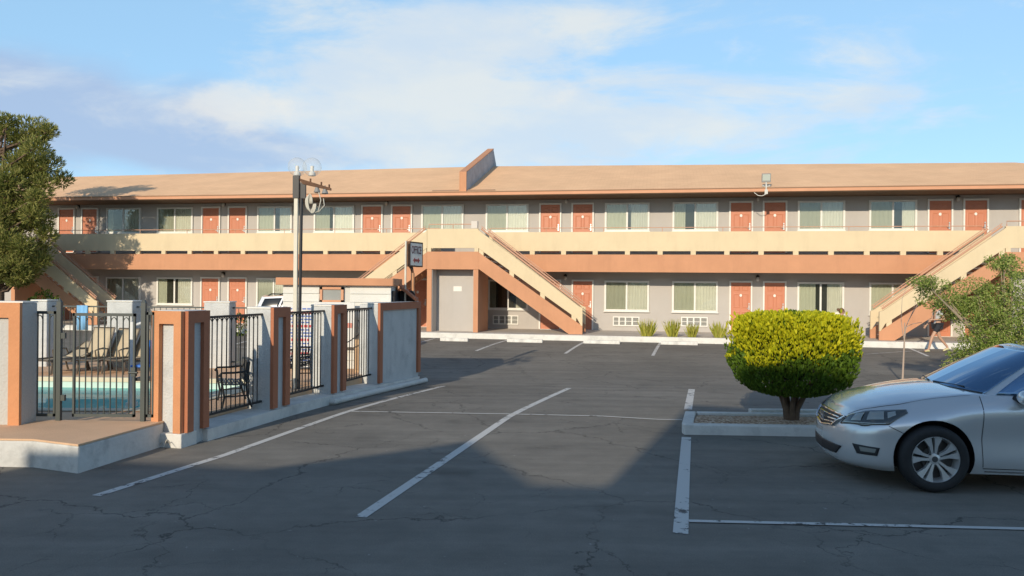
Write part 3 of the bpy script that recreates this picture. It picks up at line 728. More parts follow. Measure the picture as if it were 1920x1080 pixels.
# gate
GY = 9.66; g0 = at(110,797,GY); GT = thing('pool_gate', 'grey green metal pool gate with hooped pickets left of the peach corner pier', 'gate', (g0.x, GY, ZP-.01))
gx1 = at(268,800,GY).x-g0.x
for x in (0, gx1):
    c = MB(); c.box(x-.026,x+.026,-.026,.026,0,1.44); c.add([(x-.026,-.026,1.44),(x+.026,-.026,1.44),(x+.026,.026,1.44),(x-.026,.026,1.44),(x,0,1.49)], [(0,1,4),(1,2,4),(2,3,4),(3,0,4)]); c.build('post', M['gatemetal'], GT)
def gpanel(name, x0, x1, zt_, n):
    c = MB()
    c.box(x0,x1,-.018,.018,zt_-.035,zt_); c.box(x0,x1,-.018,.018,.06,.095); c.box(x0,x0+.022,-.018,.018,.06,zt_); c.box(x1-.022,x1,-.018,.018,.06,zt_)
    for i in range(1, n):
        x = x0+(x1-x0)*i/n; c.tube([(x,0,.07),(x,0,zt_-.01)], .008, 6)
    w = (x1-x0)/n
    for i in range(n):
        if i % 2 == 0: c.tube([(x0+w*i+w*(.5-.5*math.cos(a))*1.0,0,zt_-.12+.07*math.sin(a)) for a in [math.pi*j/6 for j in range(7)]], .006, 5)
    return c.build(name, M['gatemetal'], GT)
gpanel('gate_leaf', .17, gx1-.10, 1.31, 10)
gpanel('side_panel', at(66,797,GY).x-g0.x, -.04, 1.33, 3); gpanel('side_panel', gx1+.04, gx1+.13, 1.33, 2)
c = MB(); c.box(gx1-.14,gx1-.09,-.03,.03,.55,.66); c.tube([(gx1-.17,-.03,.60),(gx1-.05,-.045,.60)], .012, 6); c.build('latch', M['gatemetal'], GT)
c = MB(); c.box(.02,.075,-.02,.02,1.0,1.07); c.build('hinge', M['gatemetal'], GT)
c = MB(); c.box(.02,.075,-.02,.02,.25,.32); c.build('hinge', M['gatemetal'], GT)
# dry weed at the platform foot
c = MB(); w0_ = gp(318,838); rnd = random.Random(4)
for i in range(9):
    a = rnd.uniform(2.2,5.2); L = rnd.uniform(.12,.3); p1 = w0_+Vector((math.cos(a)*L*.5,math.sin(a)*L*.3,rnd.uniform(.03,.12))); p2 = w0_+Vector((math.cos(a)*L,math.sin(a)*L*.6,rnd.uniform(.01,.1)))
    c.tube([w0_,p1,p2], [.006,.005,.002], 5)
tag(c.build('dry_weed', mat('dry_twig', (.50,.45,.36), .9)), 'dry bleached weed growing at the foot of the corner pier', 'weed')
# far piers and fence of the pool
FY = 16.4
fl = ['pale blue grey pier at the far left side of the pool, behind the sunbeds', 'pale pier behind the tan sunbeds, left of the corner pier', 'tall pale pier seen behind the nearest black fence panel', 'pale pier at the back of the pool beside the shed wall']
fp = []
for (pa, pb3), lab in zip(((58,88),(200,248),(382,430),(590,612)), fl):
    a, e = at(pa,600,FY), at(pb3,600,FY)
    T = thing('pool_pier', lab, 'wall pier', (a.x,FY,ZD), 0, 'piers at the back of the pool'); w = e.x-a.x
    c = MB(); c.box(0,w,0,.4,-.3,1.34); c.build('core', M['pierwhite'], T, bev=.02); c = MB(); c.box(-.01,w+.01,-.01,.41,1.341,1.37); c.build('top_cap', M['white'], T, bev=.008)
    fp.append((a.x, e.x))
fl2 = ['thin grey fence panel behind the left sunbeds, seen through the gate', 'thin grey fence panel behind the pool lift, seen past the gate post', 'thin grey fence panel in front of the white car']
for i in range(3):
    x0, x1 = fp[i][1], fp[i+1][0]
    c = MB(); c.box(x0,x1,FY+.18,FY+.21,ZD+1.22,ZD+1.25); c.box(x0,x1,FY+.18,FY+.21,ZD+.1,ZD+.13)
    n = int((x1-x0)/.12)
    for j in range(1,n): c.tube([(x0+(x1-x0)*j/n,FY+.195,ZD+.1),(x0+(x1-x0)*j/n,FY+.195,ZD+1.24)], .007, 5)
    tag(c.build('iron_fence', M['gatemetal']), fl2[i], 'fence', 'thin fence panels at the back of the pool')
# sunbeds
sling = mat('tan_sling', (.50,.41,.28), .85, .06, 6, .1, 120); tube_m = mat('bronze_tube', (.12,.095,.07), .45)
def sunbed(back_ang, label, loc, rz):
    T = thing('sunbed', label, 'sunbed', loc, rz, 'tan sunbeds by the pool'); w = .31; s = .74
    V = lambda x,y,z: (x*s,y*s,z*s)
    ca, sa = math.cos(back_ang), math.sin(back_ang); BL = .82
    def slab(p, q):
        c = MB(); rows = []
        for i in range(9):
            f = i/8; x = p[0]+(q[0]-p[0])*f; z = p[1]+(q[1]-p[1])*f - .03*math.sin(math.pi*f)
            rows.append([V(x,y,z-.018*math.cos(y/w*1.5)) for y in (-w,-w*.5,0,w*.5,w)])
        c.grid(rows); o = c; return c
    def solid(c, name):
        o = c.build(name, sling, T, smooth=180); q = o.modifiers.new('thick','SOLIDIFY'); q.thickness = .012; return o
    solid(slab((.0,.36),(1.12,.36)), 'seat'); solid(slab((1.12,.36),(1.12+BL*ca,.36+BL*sa)), 'backrest')
    c = MB()
    for y in (-w-.02,w+.02):
        c.tube([V(-.02,y,.36),V(1.2,y,.36)], .018, 7); c.tube([V(1.12,y,.36),V(1.12+BL*ca,y,.36+BL*sa)], .018, 7)
        c.tube([V(.78,y,.36),V(.74,y,.56),V(.9,y,.60),V(1.18,y,.58),V(1.25,y,.44)], .014, 6)
    c.tube([V(-.02,-w-.02,.36),V(-.02,w+.02,.36)], .018, 7); c.tube([V(1.12+BL*ca,-w-.02,.36+BL*sa),V(1.12+BL*ca,w+.02,.36+BL*sa)], .018, 7)
    c.build('frame', tube_m, T)
    for x, y, dx in ((.10,-w-.02,-.06),(.10,w+.02,-.06),(1.15,-w-.02,.10),(1.15,w+.02,.10)):
        c = MB(); c.tube([V(x,y,.36),V(x+dx*.3,y,.2),V(x+dx,y,0)], .018, 7); c.build('leg', tube_m, T)
for px, py, ang, lab in ((74,689,.45,'tan sling sunbed with its back almost flat, leftmost behind the gate'),(117,690,1.2,'tan sling sunbed with raised back below the blue towel'),(163,691,1.10,'tan sling sunbed with raised back, third from the left behind the gate'),(210,691,1.05,'tan sling sunbed with raised back next to the white pool lift')):
    p = gp(px,py,ZD); p.z = ZD; p.y = 14.95+(px-74)*.0012; p.x = (px-960)/F*p.y
    sunbed(ang, lab, p, math.pi/2-R(16))
# blue towel on the far fence
a = at(146,590,FY+.17); e = at(166,590,FY+.17); c = MB()
rows = [[(a.x+(e.x-a.x)*i/8, FY+.15-.015*math.sin(i*1.9), z) for i in range(9)] for z in (ZD+1.26, ZD+1.0, ZD+.75)]; c.grid(rows)
o = c.build('towel', mat('light_blue_towel', (.22,.46,.72), .95, .1, 8), smooth=180); o.modifiers.new('thick','SOLIDIFY').thickness = .015; tag(o, 'light blue towel hanging on the fence behind the sunbeds', 'towel')
# pool lift
lp = gp(247,762,ZD); PL = thing('pool_lift', 'white pool lift post with blue seat beside the pool', 'pool lift', (lp.x, lp.y, ZD))
wp = mat('lift_white', (.74,.74,.72), .4)
c = MB(); c.box(-.06,.06,-.06,.06,0,.06); c.lathe([(.0,.05),(.055,.05),(.045,.4),(.045,1.18),(0,1.18)], 12); c.build('post', wp, PL, smooth=40)
c = MB(); c.tube([(0,0,1.12),(.10,.05,1.16),(.22,.10,1.1),(.24,.12,.75)], .022, 8); c.build('arm', wp, PL)
sb = mat('lift_blue', (.03,.20,.70), .4)
c = MB(); c.grid([[(.08+.36*i/6,.08+.05*math.cos(i/6*math.pi),z) for i in range(7)] for z in (.92,.7,.58)]); c.grid([[(.08+.36*i/6,.10-.32*f,.57-.02*math.sin(f*3)) for i in range(7)] for f in (0,.5,1)]); o = c.build('seat', sb, PL, smooth=60); o.modifiers.new('thick','SOLIDIFY').thickness = .03
c = MB(); c.box(.12,.4,-.22,.05,.38,.42); c.tube([(.16,0,.56),(.16,-.02,.40)], .015, 6); c.tube([(.36,0,.56),(.36,-.02,.40)], .015, 6); c.build('footrest', M['dark'], PL)
# benches
def bench(loc, rz, label):
    T = thing('park_bench', label, 'bench', loc, rz, 'black metal benches inside the pool wall'); L = 1.1; T.scale = (.76,.76,.76)
    c = MB()
    for i in range(7): c.box(-L/2,L/2,.06*i-.02,.06*i+.02,.42-.004*i,.435-.004*i)
    for x in (-.4,0,.4): c.box(x-.02,x+.02,-.03,.40,.40,.415)
    c.build('seat', M['black'], T)
    c = MB(); n = 16
    c.tube([(-L/2,.44,.82),(0,.46,.86),(L/2,.44,.82)], .02, 8); c.tube([(-L/2,.41,.45),(L/2,.41,.45)], .016, 8); c.tube([(-L/2,.42,.62),(L/2,.42,.62)], .02, 6)
    for i in range(n):
        x = -L/2+L*i/n
        c.tube([(x,.41,.46),(x+L/n,.42,.61)], .009, 5); c.tube([(x+L/n,.41,.46),(x,.42,.61)], .009, 5)
        c.tube([(x+.5*L/n,.42,.62),(x+.5*L/n,.445,.83)], .008, 5)
    c.build('backrest', M['black'], T)
    for x in (-L/2,L/2):
        c = MB(); c.tube([(x,-.02,.0),(x,.02,.2),(x,-.02,.42),(x,-.04,.60)], .02, 7); c.tube([(x,.50,0),(x,.42,.22),(x,.40,.42),(x,.45,.83)], .02, 7); c.tube([(x,-.08,.58),(x,-.03,.64),(x,.2,.64),(x,.43,.66)], .02, 7); c.tube([(x,0,.2),(x,.42,.22)], .014, 6); c.build('leg', M['black'], T)
pb0 = wpt(11.3,-.62); bench((pb0.x,pb0.y,ZD), R(-66), 'black metal bench behind the nearest black fence panel, by the pool corner')
pb1 = wpt(13.55,-.95); bench((pb1.x,pb1.y,ZD), WRZ-math.pi/2, 'black lattice bench behind the second fence panel, below the sign board')
# pump shed
SY = 16.55; xl, xr = at(531,560,SY).x, at(733,560,SY).x; zs = at(600,535,SY).z; zr = at(600,521,SY).z
SH = thing('pool_shed', 'small white sided shed with peach roof edge behind the pool wall', 'shed', (xl,SY,ZD)); w = xr-xl; hs = zs-ZD
c = MB(); c.box(0,w,0,1.0,-.3,hs); c.build('wall', mat('shed_white', (.60,.585,.54), .8, .04, 2), SH)
c = MB()
nb = 10
for i in range(nb):
    z0 = hs*i/nb; z1 = hs*(i+1)/nb
    for xa, xb in (((0,at(603,560,SY).x-xl-.05),(at(652,560,SY).x-xl+.05,w)) if z1 > at(0,570,SY).z-ZD else ((0,w),)):
        c.add([(xa,-.028,z0+.004),(xb,-.028,z0+.004),(xb,-.006,z1),(xa,-.006,z1),(xa,-.001,z0+.004),(xb,-.001,z0+.004)],[(0,1,2,3),(0,4,5,1)])
c.build('siding', mat('white_siding', (.64,.63,.585), .7, .04, 2), SH)
c = MB(); c.box(-.12,w+.08,-.14,1.1,hs+.002,zr-ZD); c.build('roof', M['peach'], SH, bev=.01)
c = MB(); wx0, wx1 = at(606,0,SY).x-xl, at(650,0,SY).x-xl; wz0, wz1 = at(600,566,SY).z-ZD, at(600,538,SY).z-ZD
c.box(wx0,wx1,-.06,-.002,wz1-.05,wz1); c.box(wx0,wx1,-.06,-.002,wz0,wz0+.04); c.box(wx0,wx0+.05,-.06,-.002,wz0,wz1); c.box(wx1-.05,wx1,-.06,-.002,wz0,wz1); wf = c.build('window', M['fascia'], SH)
c = MB(); c.box(wx0+.05,wx1-.05,-.03,-.02,wz0+.04,wz1-.05); c.build('pane', mat('dusty_pane', (.34,.35,.33), .15, .1, 3), wf)
c = MB(); c.ext([(w+.09,.60,hs+.03),(w+.44,.60,hs-.26),(w+.44,.60,hs-.32),(w+.09,.60,hs-.04)], (0,.5,0)); c.build('lean_to_roof', M['brown'], SH)
c = MB(); c.box(w+.01,w+.38,.95,1.0,-.3,hs-.1); c.box(w+.01,w+.05,.1,.95,-.3,hs-.1); c.build('lean_to_wall', M['dark'], SH)
# sign boards on the shed wall
sw = mat('sign_white', (.66,.655,.63), .5); red = mat('sign_red', (.55,.05,.06), .5); blue = mat('sign_blue', (.06,.13,.42), .5)
x0, x1 = at(536,640,16.05).x, at(586,640,16.05).x; z0, z1 = at(560,688,16.05).z, at(560,572,16.05).z
SB = thing('notice_board', 'tall white notice board with red and blue text rows behind the second fence panel', 'notice board', (x0,16.05,ZD))
sw_ = x1-x0; c = MB(); c.box(0,sw_,0,.03,max(.02,z0-ZD),z1-ZD); c.build('board', sw, SB)
rt, bt = MB(), MB(); rnd = random.Random(2); zz = z1-ZD-.06; i = 0
while zz > .2:
    t = rt if i % 4 == 1 else bt; h = .05 if i % 4 == 1 else .028; x = .03
    while x < sw_-.05:
        l = rnd.uniform(.02,.09); l = min(l, sw_-.03-x); t.box(x,x+l,-.006,-.001,zz-h,zz); x += l+.018
    zz -= h+.035; i += 1
rt.build('red_lettering', red, SB); bt.build('blue_lettering', blue, SB)
x0, x1 = at(588,640,16.3).x, at(664,640,16.3).x; z0, z1 = at(560,650,16.3).z, at(560,566,16.3).z
SB2 = thing('notice_board', 'white notice board with red blocks on the shed wall beside the narrow pier', 'notice board', (x0,16.3,ZD)); sw_ = x1-x0
c = MB(); c.box(0,sw_,0,.03,z0-ZD,z1-ZD); c.build('board', sw, SB2)
c = MB(); c.box(.04,.28,-.006,-.001,z1-ZD-.14,z1-ZD-.05); c.box(sw_-.2,sw_-.03,-.006,-.001,z1-ZD-.52,z1-ZD-.42); c.build('red_block', mat('faded_red', (.62,.25,.20), .6), SB2)
# cabinet and hose behind the third fence panel
x0, x1 = at(664,680,15.9).x, at(697,680,15.9).x
CB = thing('cabinet', 'tan pump cabinet behind the third black fence panel', 'cabinet', (x0,15.9,ZD)); w = x1-x0; h = at(0+680,637,15.9).z-ZD
c = MB(); c.box(0,w,0,.3,-.2,h); c.build('body', mat('tan_cabinet', (.46,.31,.18), .7, .06, 3), CB, bev=.01)
c = MB(); c.box(.02,w-.02,-.012,-.001,.05,h*.72); c.build('door', mat('tan_cabinet_door', (.40,.26,.15), .7), CB)
c = MB(); c.tube([at(672,600,15.6),at(677,615,15.6),at(672,628,15.6),at(655,640,15.6),at(640,646,15.6)], .012, 6); tag(c.build('hose', M['dark'], smooth=180), 'black hose looping in front of the shed behind the third fence panel', 'hose')
# ------------------------------------------------------------------ lamp post
def globe_mat():
    A = bpy.data.materials.new('clear_globe'); A.use_nodes = True; t = A.node_tree; L = t.links
    for n in list(t.nodes): t.nodes.remove(n)
    out = t.nodes.new('ShaderNodeOutputMaterial'); mx = t.nodes.new('ShaderNodeMixShader'); tr = t.nodes.new('ShaderNodeBsdfTransparent'); df = t.nodes.new('ShaderNodeBsdfPrincipled')
    df.inputs['Base Color'].default_value = (.8,.8,.76,1); df.inputs['Roughness'].default_value = .05
    lw = t.nodes.new('ShaderNodeLayerWeight'); lw.inputs[0].default_value = .25; ma = t.nodes.new('ShaderNodeMath'); ma.operation = 'MULTIPLY_ADD'; ma.inputs[1].default_value = .3; ma.inputs[2].default_value = .12
    L.new(lw.outputs['Facing'], ma.inputs[0]); L.new(ma.outputs[0], mx.inputs[0]); L.new(tr.outputs[0], mx.inputs[1]); L.new(df.outputs[0], mx.inputs[2]); L.new(mx.outputs[0], out.inputs[0]); return A
lpx = at(553.5,735,13.2); LP = thing('lamp_post', 'cream lamp post with two clear globes and rusty crossarm behind the pool wall', 'lamp post', (lpx.x,13.2,ZD)); sc = 13.2/F
def lz(py): return at(555,py,13.2).z-ZD
tl = .012
c = MB(); c.box(-.042,.024,-.035,.035,0,lz(372)); c.build('pole', mat('cream_pole_paint', (.66,.61,.50), .6, .06, 4), LP, bev=.01)
c = MB(); c.tube([(.052,.01,0),(.062+tl,.01,lz(345))], .027, 10); c.box(-.06,.04,-.05,.05,lz(372)+.002,lz(330)); c.box(.06,.14,-.02,.05,lz(372),lz(342)); c.build('conduit', M['dark'], LP)
rust = mat('rusty_iron', (.13,.065,.035), .85, .3, 12)
z1 = lz(334); c = MB(); c.ext([(.02,-.03,z1),(.56,-.03,z1-.16),(.56,-.03,z1-.20),(.10,-.03,z1-.10)], (0,.06,0)); 
for x in (.22,.40,.53): c.tube([(x,0,z1-.15*x/.5),(x,0,z1-.15*x/.5+.06)], .014, 6)
c.build('crossarm', rust, LP)
for gx in (.0, .245):
    c = MB(); c.ball((gx,0,lz(330)+.15), .155, 20, 14); g = c.build('globe', globe_mat(), LP, smooth=180)
    c = MB(); c.lathe([(0,.0),(.06,0),(.055,.05),(.03,.07),(.03,.16),(0,.17)], 12, (gx,0,lz(330)+.005)); c.build('bulb_socket', M['white'], g, smooth=40)
for gx, gy in ((.33,lz(345)-.06),(.46,lz(345)-.08)):
    c = MB(); c.tube([(gx,0,gy+.06),(gx,0,gy)], .01, 6); c.lathe([(0,.02),(.025,.015),(.055,-.07),(.03,-.085),(0,-.085)], 12, (gx,0,gy)); c.build('spot_lamp', mat('spot_grey', (.25,.25,.24), .4), LP, smooth=40)
c = MB()
for kx in range(5):
    P = []
    for i in range(15):
        a = 2*math.pi*i/14; P.append((.17+.05*math.cos(a)+.012*kx+.06*(.5-.5*math.cos(a/2)), -.03-.006*kx, lz(382)+(.11+.012*kx)*math.sin(a)))
    c.tube(P, .008, 5)
c.tube([(.20,-.03,lz(390)),(.28,-.03,lz(400)),(.36,-.03,lz(396)),(.40,-.02,lz(375)),(.36,-.02,lz(360))], .009, 5); c.tube([(.36,-.03,lz(398)),(.46,-.03,lz(385)),(.44,-.02,lz(372))], .008, 5)
c.build('cable_coil', mat('cable_cream', (.55,.52,.44), .7), LP, smooth=180)
# ------------------------------------------------------------------ office sign
sp_ = gp(772,718); SY0 = sp_.y
OS = thing('office_sign', 'cream office sign with rusty frame on an orange pole past the pool wall', 'sign', (sp_.x,SY0,gz(SY0)))
def oz(py): return at(772,py,SY0).z-gz(SY0)
op = mat('peeling_orange_paint', (.55,.27,.13), .7, .12, 6, .2, 30, dirt=(.30,.20,.13), dscale=5, damt=.8)
c = MB(); c.lathe([(0,-.05),(.042,-.05),(.040,oz(512)),(0,oz(512))], 12); c.lathe([(0,oz(592)-.06),(.055,oz(592)-.06),(.055,oz(592)+.02),(0,oz(592)+.02)], 12); c.build('pole', op, OS, smooth=40)
A0 = Vector((at(764,480,SY0-.12).x-sp_.x, -.12, 0)); A1 = Vector((at(788.5,480,SY0+.42).x-sp_.x, .42, 0)); dv = (A1-A0).normalized(); nv = Vector((dv.y,-dv.x,0)); SL = (A1-A0).length
z0, z1 = oz(500), oz(453)
def sb3(mb, a, e, n0, n1, za, zb): return mb.ext([A0+dv*a+nv*n0+Vector((0,0,za)),A0+dv*e+nv*n0+Vector((0,0,za)),A0+dv*e+nv*n1+Vector((0,0,za)),A0+dv*a+nv*n1+Vector((0,0,za))], (0,0,zb-za))
c = MB(); sb3(c,.02,SL-.02,-.058,.058,z0+.02,z1-.02); fc_ = c.build('sign_face', mat('sign_cream', (.86,.77,.67), .5, .08, 3, dirt=(.45,.38,.33), dscale=2, damt=.5), OS)
c = MB(); sb3(c,0,SL,-.06,.06,z0,z0+.03); sb3(c,0,SL,-.06,.06,z1-.03,z1); sb3(c,0,.03,-.06,.06,z0+.03,z1-.03); sb3(c,SL-.03,SL,-.06,.06,z0+.03,z1-.03); c.build('frame', rust, OS)
c = MB(); c.ext([A0+dv*.05+Vector((0,0,z0)),A0+dv*.2+Vector((0,0,z0)),Vector((.0,.0,oz(512)))], nv*.03); c.tube([(0,0,oz(515)),tuple(A0+dv*.15+Vector((0,0,z0)))], .025, 8); c.build('bracket', rust, OS)
def text_mesh(txt, size, material, parent, mtx, name='lettering', ext=.004):
    cu = bpy.data.curves.new('t','FONT'); cu.body = txt; cu.size = size; cu.align_x = 'CENTER'; cu.align_y = 'CENTER'; cu.extrude = ext
    o = bpy.data.objects.new('t', cu); COL.objects.link(o); dg = bpy.context.evaluated_depsgraph_get(); me = bpy.data.meshes.new_from_object(o.evaluated_get(dg)); bpy.data.objects.remove(o)
    me.transform(mtx); me.materials.clear(); me.materials.append(material); r = bpy.data.objects.new(name, me); COL.objects.link(r); r.parent = parent; return r
Mx = Matrix.Identity(4); ctr = A0+dv*SL/2+nv*.060+Vector((0,0,z0+(z1-z0)*.66))
for i in range(3): Mx[i][0] = dv[i]; Mx[i][1] = (0,0,1)[i]; Mx[i][2] = nv[i]; Mx[i][3] = ctr[i]
ink = mat('sign_maroon_ink', (.12,.035,.04), .6)
text_mesh('OFFICE', .13, ink, OS, Mx @ Matrix.Diagonal((SL*.9/.50,1.9,1,1)))
cz = z0+(z1-z0)*.26; c = MB(); cc = A0+dv*SL/2+nv*.060+Vector((0,0,cz))
c.ext([tuple(cc+dv*a+Vector((0,0,z))) for a,z in ((-.15,0),(-.07,.06),(-.07,.026),(.07,.026),(.07,.06),(.15,0),(.07,-.06),(.07,-.026),(-.07,-.026),(-.07,-.06))], nv*.004); c.build('arrow', mat('sign_red_ink', (.40,.07,.06), .6), OS)
tp = gp(757.5,720); tz = at(761,452,tp.y).z
c = MB(); c.tube([(tp.x,tp.y,gz(tp.y)-.05),(at(761,452,tp.y).x,tp.y,tz)], .022, 10); tag(c.build('thin_pole', mat('cream_thin_pole', (.66,.62,.52), .6, .1, 5), smooth=40), 'thin cream pole standing left of the orange office sign pole', 'pole')
# ------------------------------------------------------------------ island with round bush
def gravel_mat():
    A = mat('gravel', (.42,.31,.21), .95); t = A.node_tree; L = t.links; bs = t.nodes['Principled BSDF']; g = t.nodes.new('ShaderNodeNewGeometry')
    v = t.nodes.new('ShaderNodeTexVoronoi'); v.inputs['Scale'].default_value = 34; L.new(g.outputs['Position'], v.inputs['Vector'])
    sp = t.nodes.new('ShaderNodeSeparateColor'); L.new(v.outputs['Color'], sp.inputs[0])
    cr_ = t.nodes.new('ShaderNodeValToRGB'); e = cr_.color_ramp.elements; e[0].color = (.24,.12,.06,1); e[1].color = (.72,.58,.44,1); e2 = e.new(.5); e2.color = (.50,.34,.22,1)
    L.new(sp.outputs[0], cr_.inputs[0]); L.new(cr_.outputs[0], bs.inputs['Base Color'])
    bp = t.nodes.new('ShaderNodeBump'); bp.inputs['Strength'].default_value = 1; bp.inputs['Distance'].default_value = .02; bp.invert = True; L.new(v.outputs['Distance'], bp.inputs['Height']); L.new(bp.outputs[0], bs.inputs['Normal']); return A
M['gravel'] = gravel_mat()
i0 = gp(1283,815); i1 = gp(1540,819); ix0, ix1 = i0.x, 7.4; sl_ = (i1.y-i0.y)/(i1.x-i0.x); iy = lambda x: i0.y+sl_*(x-i0.x)
IDP = 1.20; KW = .16
def kerb(pts4): 
    c = MB(); c.ext([(x,y,-.05) for x,y in pts4], (0,0,.185)); return struct(c, 'island_kerb', M['curbwhite'], bev=.015)
kerb([(ix0,iy(ix0)),(ix1,iy(ix1)),(ix1,iy(ix1)+KW),(ix0,iy(ix0)+KW)])
kerb([(ix0,iy(ix0)+KW+.002),(ix0+KW,iy(ix0)+KW+.002),(ix0+KW+.27,iy(ix0)+IDP),(ix0+.27,iy(ix0)+IDP)])
kerb([(ix0+KW+.272,iy(ix0)+IDP-KW+.02),(ix1,iy(ix1)+IDP-KW+.02),(ix1,iy(ix1)+IDP),(ix0+KW+.272,iy(ix0)+IDP)])
c = MB(); rows = []
for j in range(9):
    r = []
    for i in range(90):
        x = ix0+KW-.01+(ix1-ix0-KW)*i/89+.27*(j/8)*(1-i/89); y = iy(x)+KW-.01+(IDP-2*KW+.03)*j/8; r.append((x,y,0.10+.03*math.sin(math.pi*j/8)+.012*mnoise.noise((x*9,y*9,3))))
    rows.append(r)
c.grid(rows); tag(c.build('gravel_bed', M['gravel'], smooth=180), 'brown gravel filling the kerbed island', 'gravel')['kind'] = 'stuff'
# loose stones on the bed
o = dup(w0); p = gp(1380,774); q2 = gp(1560,776); o.location = (p.x, iy(p.x)+IDP+.14, 0); o.rotation_euler = (0,0,0); o.scale = ((q2-p).length/1.75,1.1,1.35); tag(o, 'white concrete wheel stop behind the round bush island', 'wheel stop', 'wheel stops along the motel walk')
def leaf_mat(name, cols, trans=.3, rough=.6):
    A = bpy.data.materials.new(name); A.use_nodes = True; t = A.node_tree; L = t.links; bs = t.nodes['Principled BSDF']; bs.inputs['Roughness'].default_value = rough; bs.inputs['Specular IOR Level'].default_value = .3
    g = t.nodes.new('ShaderNodeNewGeometry'); cr_ = t.nodes.new('ShaderNodeValToRGB'); e = cr_.color_ramp.elements
    e[0].color = (*cols[0],1); e[1].color = (*cols[-1],1)
    for i, q in enumerate(cols[1:-1]): n = e.new((i+1)/(len(cols)-1)); n.color = (*q,1)
    L.new(g.outputs['Random Per Island'], cr_.inputs[0]); L.new(cr_.outputs[0], bs.inputs['Base Color'])
    tr = t.nodes.new('ShaderNodeBsdfTranslucent'); L.new(cr_.outputs[0], tr.inputs[0]); ms = t.nodes.new('ShaderNodeMixShader'); ms.inputs[0].default_value = trans
    L.new(bs.outputs[0], ms.inputs[1]); L.new(tr.outputs[0], ms.inputs[2]); L.new(ms.outputs[0], t.nodes['Material Output'].inputs[0]); return A
bark = mat('bark', (.13,.085,.055), .95, .25, 10, .8, 20)
def leaf(mb, p, d, n, L, w, tipw=.3):
    # a folded leaf quad: p base, d direction, n normal
    s = d.cross(n)
    if s.length < 1e-4: s = d.orthogonal()
    s.normalize(); m_ = p+d*L*.5; q = p+d*L
    mb.add([p-s*w*.3, m_-s*w*.5, q-s*w*.5*tipw, q+s*w*.5*tipw, m_+s*w*.5, p+s*w*.3], [(0,1,4,5),(1,2,3,4)])
def rv(rnd):
    while True:
        v = Vector((rnd.uniform(-1,1),rnd.uniform(-1,1),rnd.uniform(-1,1)))
        if .05 < v.length < 1: return v.normalized()
# round golden bush
bp_ = at(1478,780,11.45); BX, BY = bp_.x, iy(bp_.x)+.62
BU = thing('round_bush', 'clipped round bush with yellow green top on a short trunk in the gravel island', 'bush', (BX,BY,.13))
prof = [(.38,.34),(.44,.54),(.54,.72),(.70,.83),(.90,.885),(1.10,.90),(1.28,.875),(1.40,.81),(1.48,.70),(1.53,.48),(1.55,.2)]
def brad(z):
    for (z0,r0),(z1,r1) in zip(prof, prof[1:]):
        if z0 <= z <= z1: return r0+(r1-r0)*(z-z0)/(z1-z0)
    return .1
rnd = random.Random(11); fo1 = MB(); fo2 = MB()
def spray(mb, p, out, L):
    up = (Vector((0,0,1))*.9+out*.55+rv(rnd)*.35).normalized()
    n = (out+rv(rnd)*.9).normalized()
    for kx in range(3):
        d = (up+rv(rnd)*.38).normalized(); leaf(mb, p, d, n, L*rnd.uniform(.7,1.1), L*.34, .4)
for i in range(25000):
    z = .38+1.16*rnd.random() if i < 19000 else rnd.uniform(1.28,1.55); a = rnd.uniform(0,2*math.pi)
    R0 = brad(z); lump = 1+.19*mnoise.noise((math.cos(a)*2.6,math.sin(a)*2.6,z*2.8))+.05*mnoise.noise((math.cos(a)*8,math.sin(a)*8,z*8))
    fr = (1-.30*rnd.random()**1.6) if i < 19000 else rnd.random()**.5
    r = R0*lump*fr*.97; zz = z*(1 if i<19000 else .95+.11*mnoise.noise((math.cos(a)*r*3.4,math.sin(a)*r*3.4,2)))
    p = Vector((r*math.cos(a), r*math.sin(a)*1.0, zz-.04)); out = Vector((math.cos(a),math.sin(a),.25 if z<1.3 else 1.0)).normalized()
    sunlit_gold = z+.25*mnoise.noise((p.x*3,p.y*3,p.z*3)) > .98  # upper sprays: sunlight on the top put into leaf colour, over golden growth
    spray(fo2 if sunlit_gold and fr > .78 else fo1, p, out, rnd.uniform(.030,.058))
for i in range(260):
    a = rnd.uniform(0,6.28); z = rnd.uniform(.5,1.5); r = brad(z)*1.02; p = Vector((r*math.cos(a),r*math.sin(a),z+.02)); out = Vector((math.cos(a),math.sin(a),.8)).normalized()
    spray(fo2 if z > 1.0 else fo1, p, out, rnd.uniform(.05,.075))
cb = fo1.build('crown', leaf_mat('bush_green', [(.07,.135,.014),(.125,.215,.02),(.18,.29,.026)], .35), BU)
fo2.build('sunlit_gold_shoots', leaf_mat('bush_sunlit_gold', [(.34,.38,.014),(.58,.57,.018),(.80,.72,.03)], .4), cb)
c = MB()
for i in range(7):
    a = i*.9; r0 = .07; c.tube([(r0*math.cos(a)*.8,r0*math.sin(a)*.8,-.03),(r0*1.2*math.cos(a),r0*math.sin(a),.15),(.20*math.cos(a)+.02,.16*math.sin(a),.40),(.42*math.cos(a),.4*math.sin(a),.75)], [.05,.038,.028,.016], 8)
c.build('trunk', bark, BU, smooth=60)
c = MB(); c.ball((0,0,.95), (.56,.56,.40), 16, 10); c.build('dark_core', mat('bush_core', (.012,.022,.005), 1), BU)  # solid near-black ball filling the inside of the crown
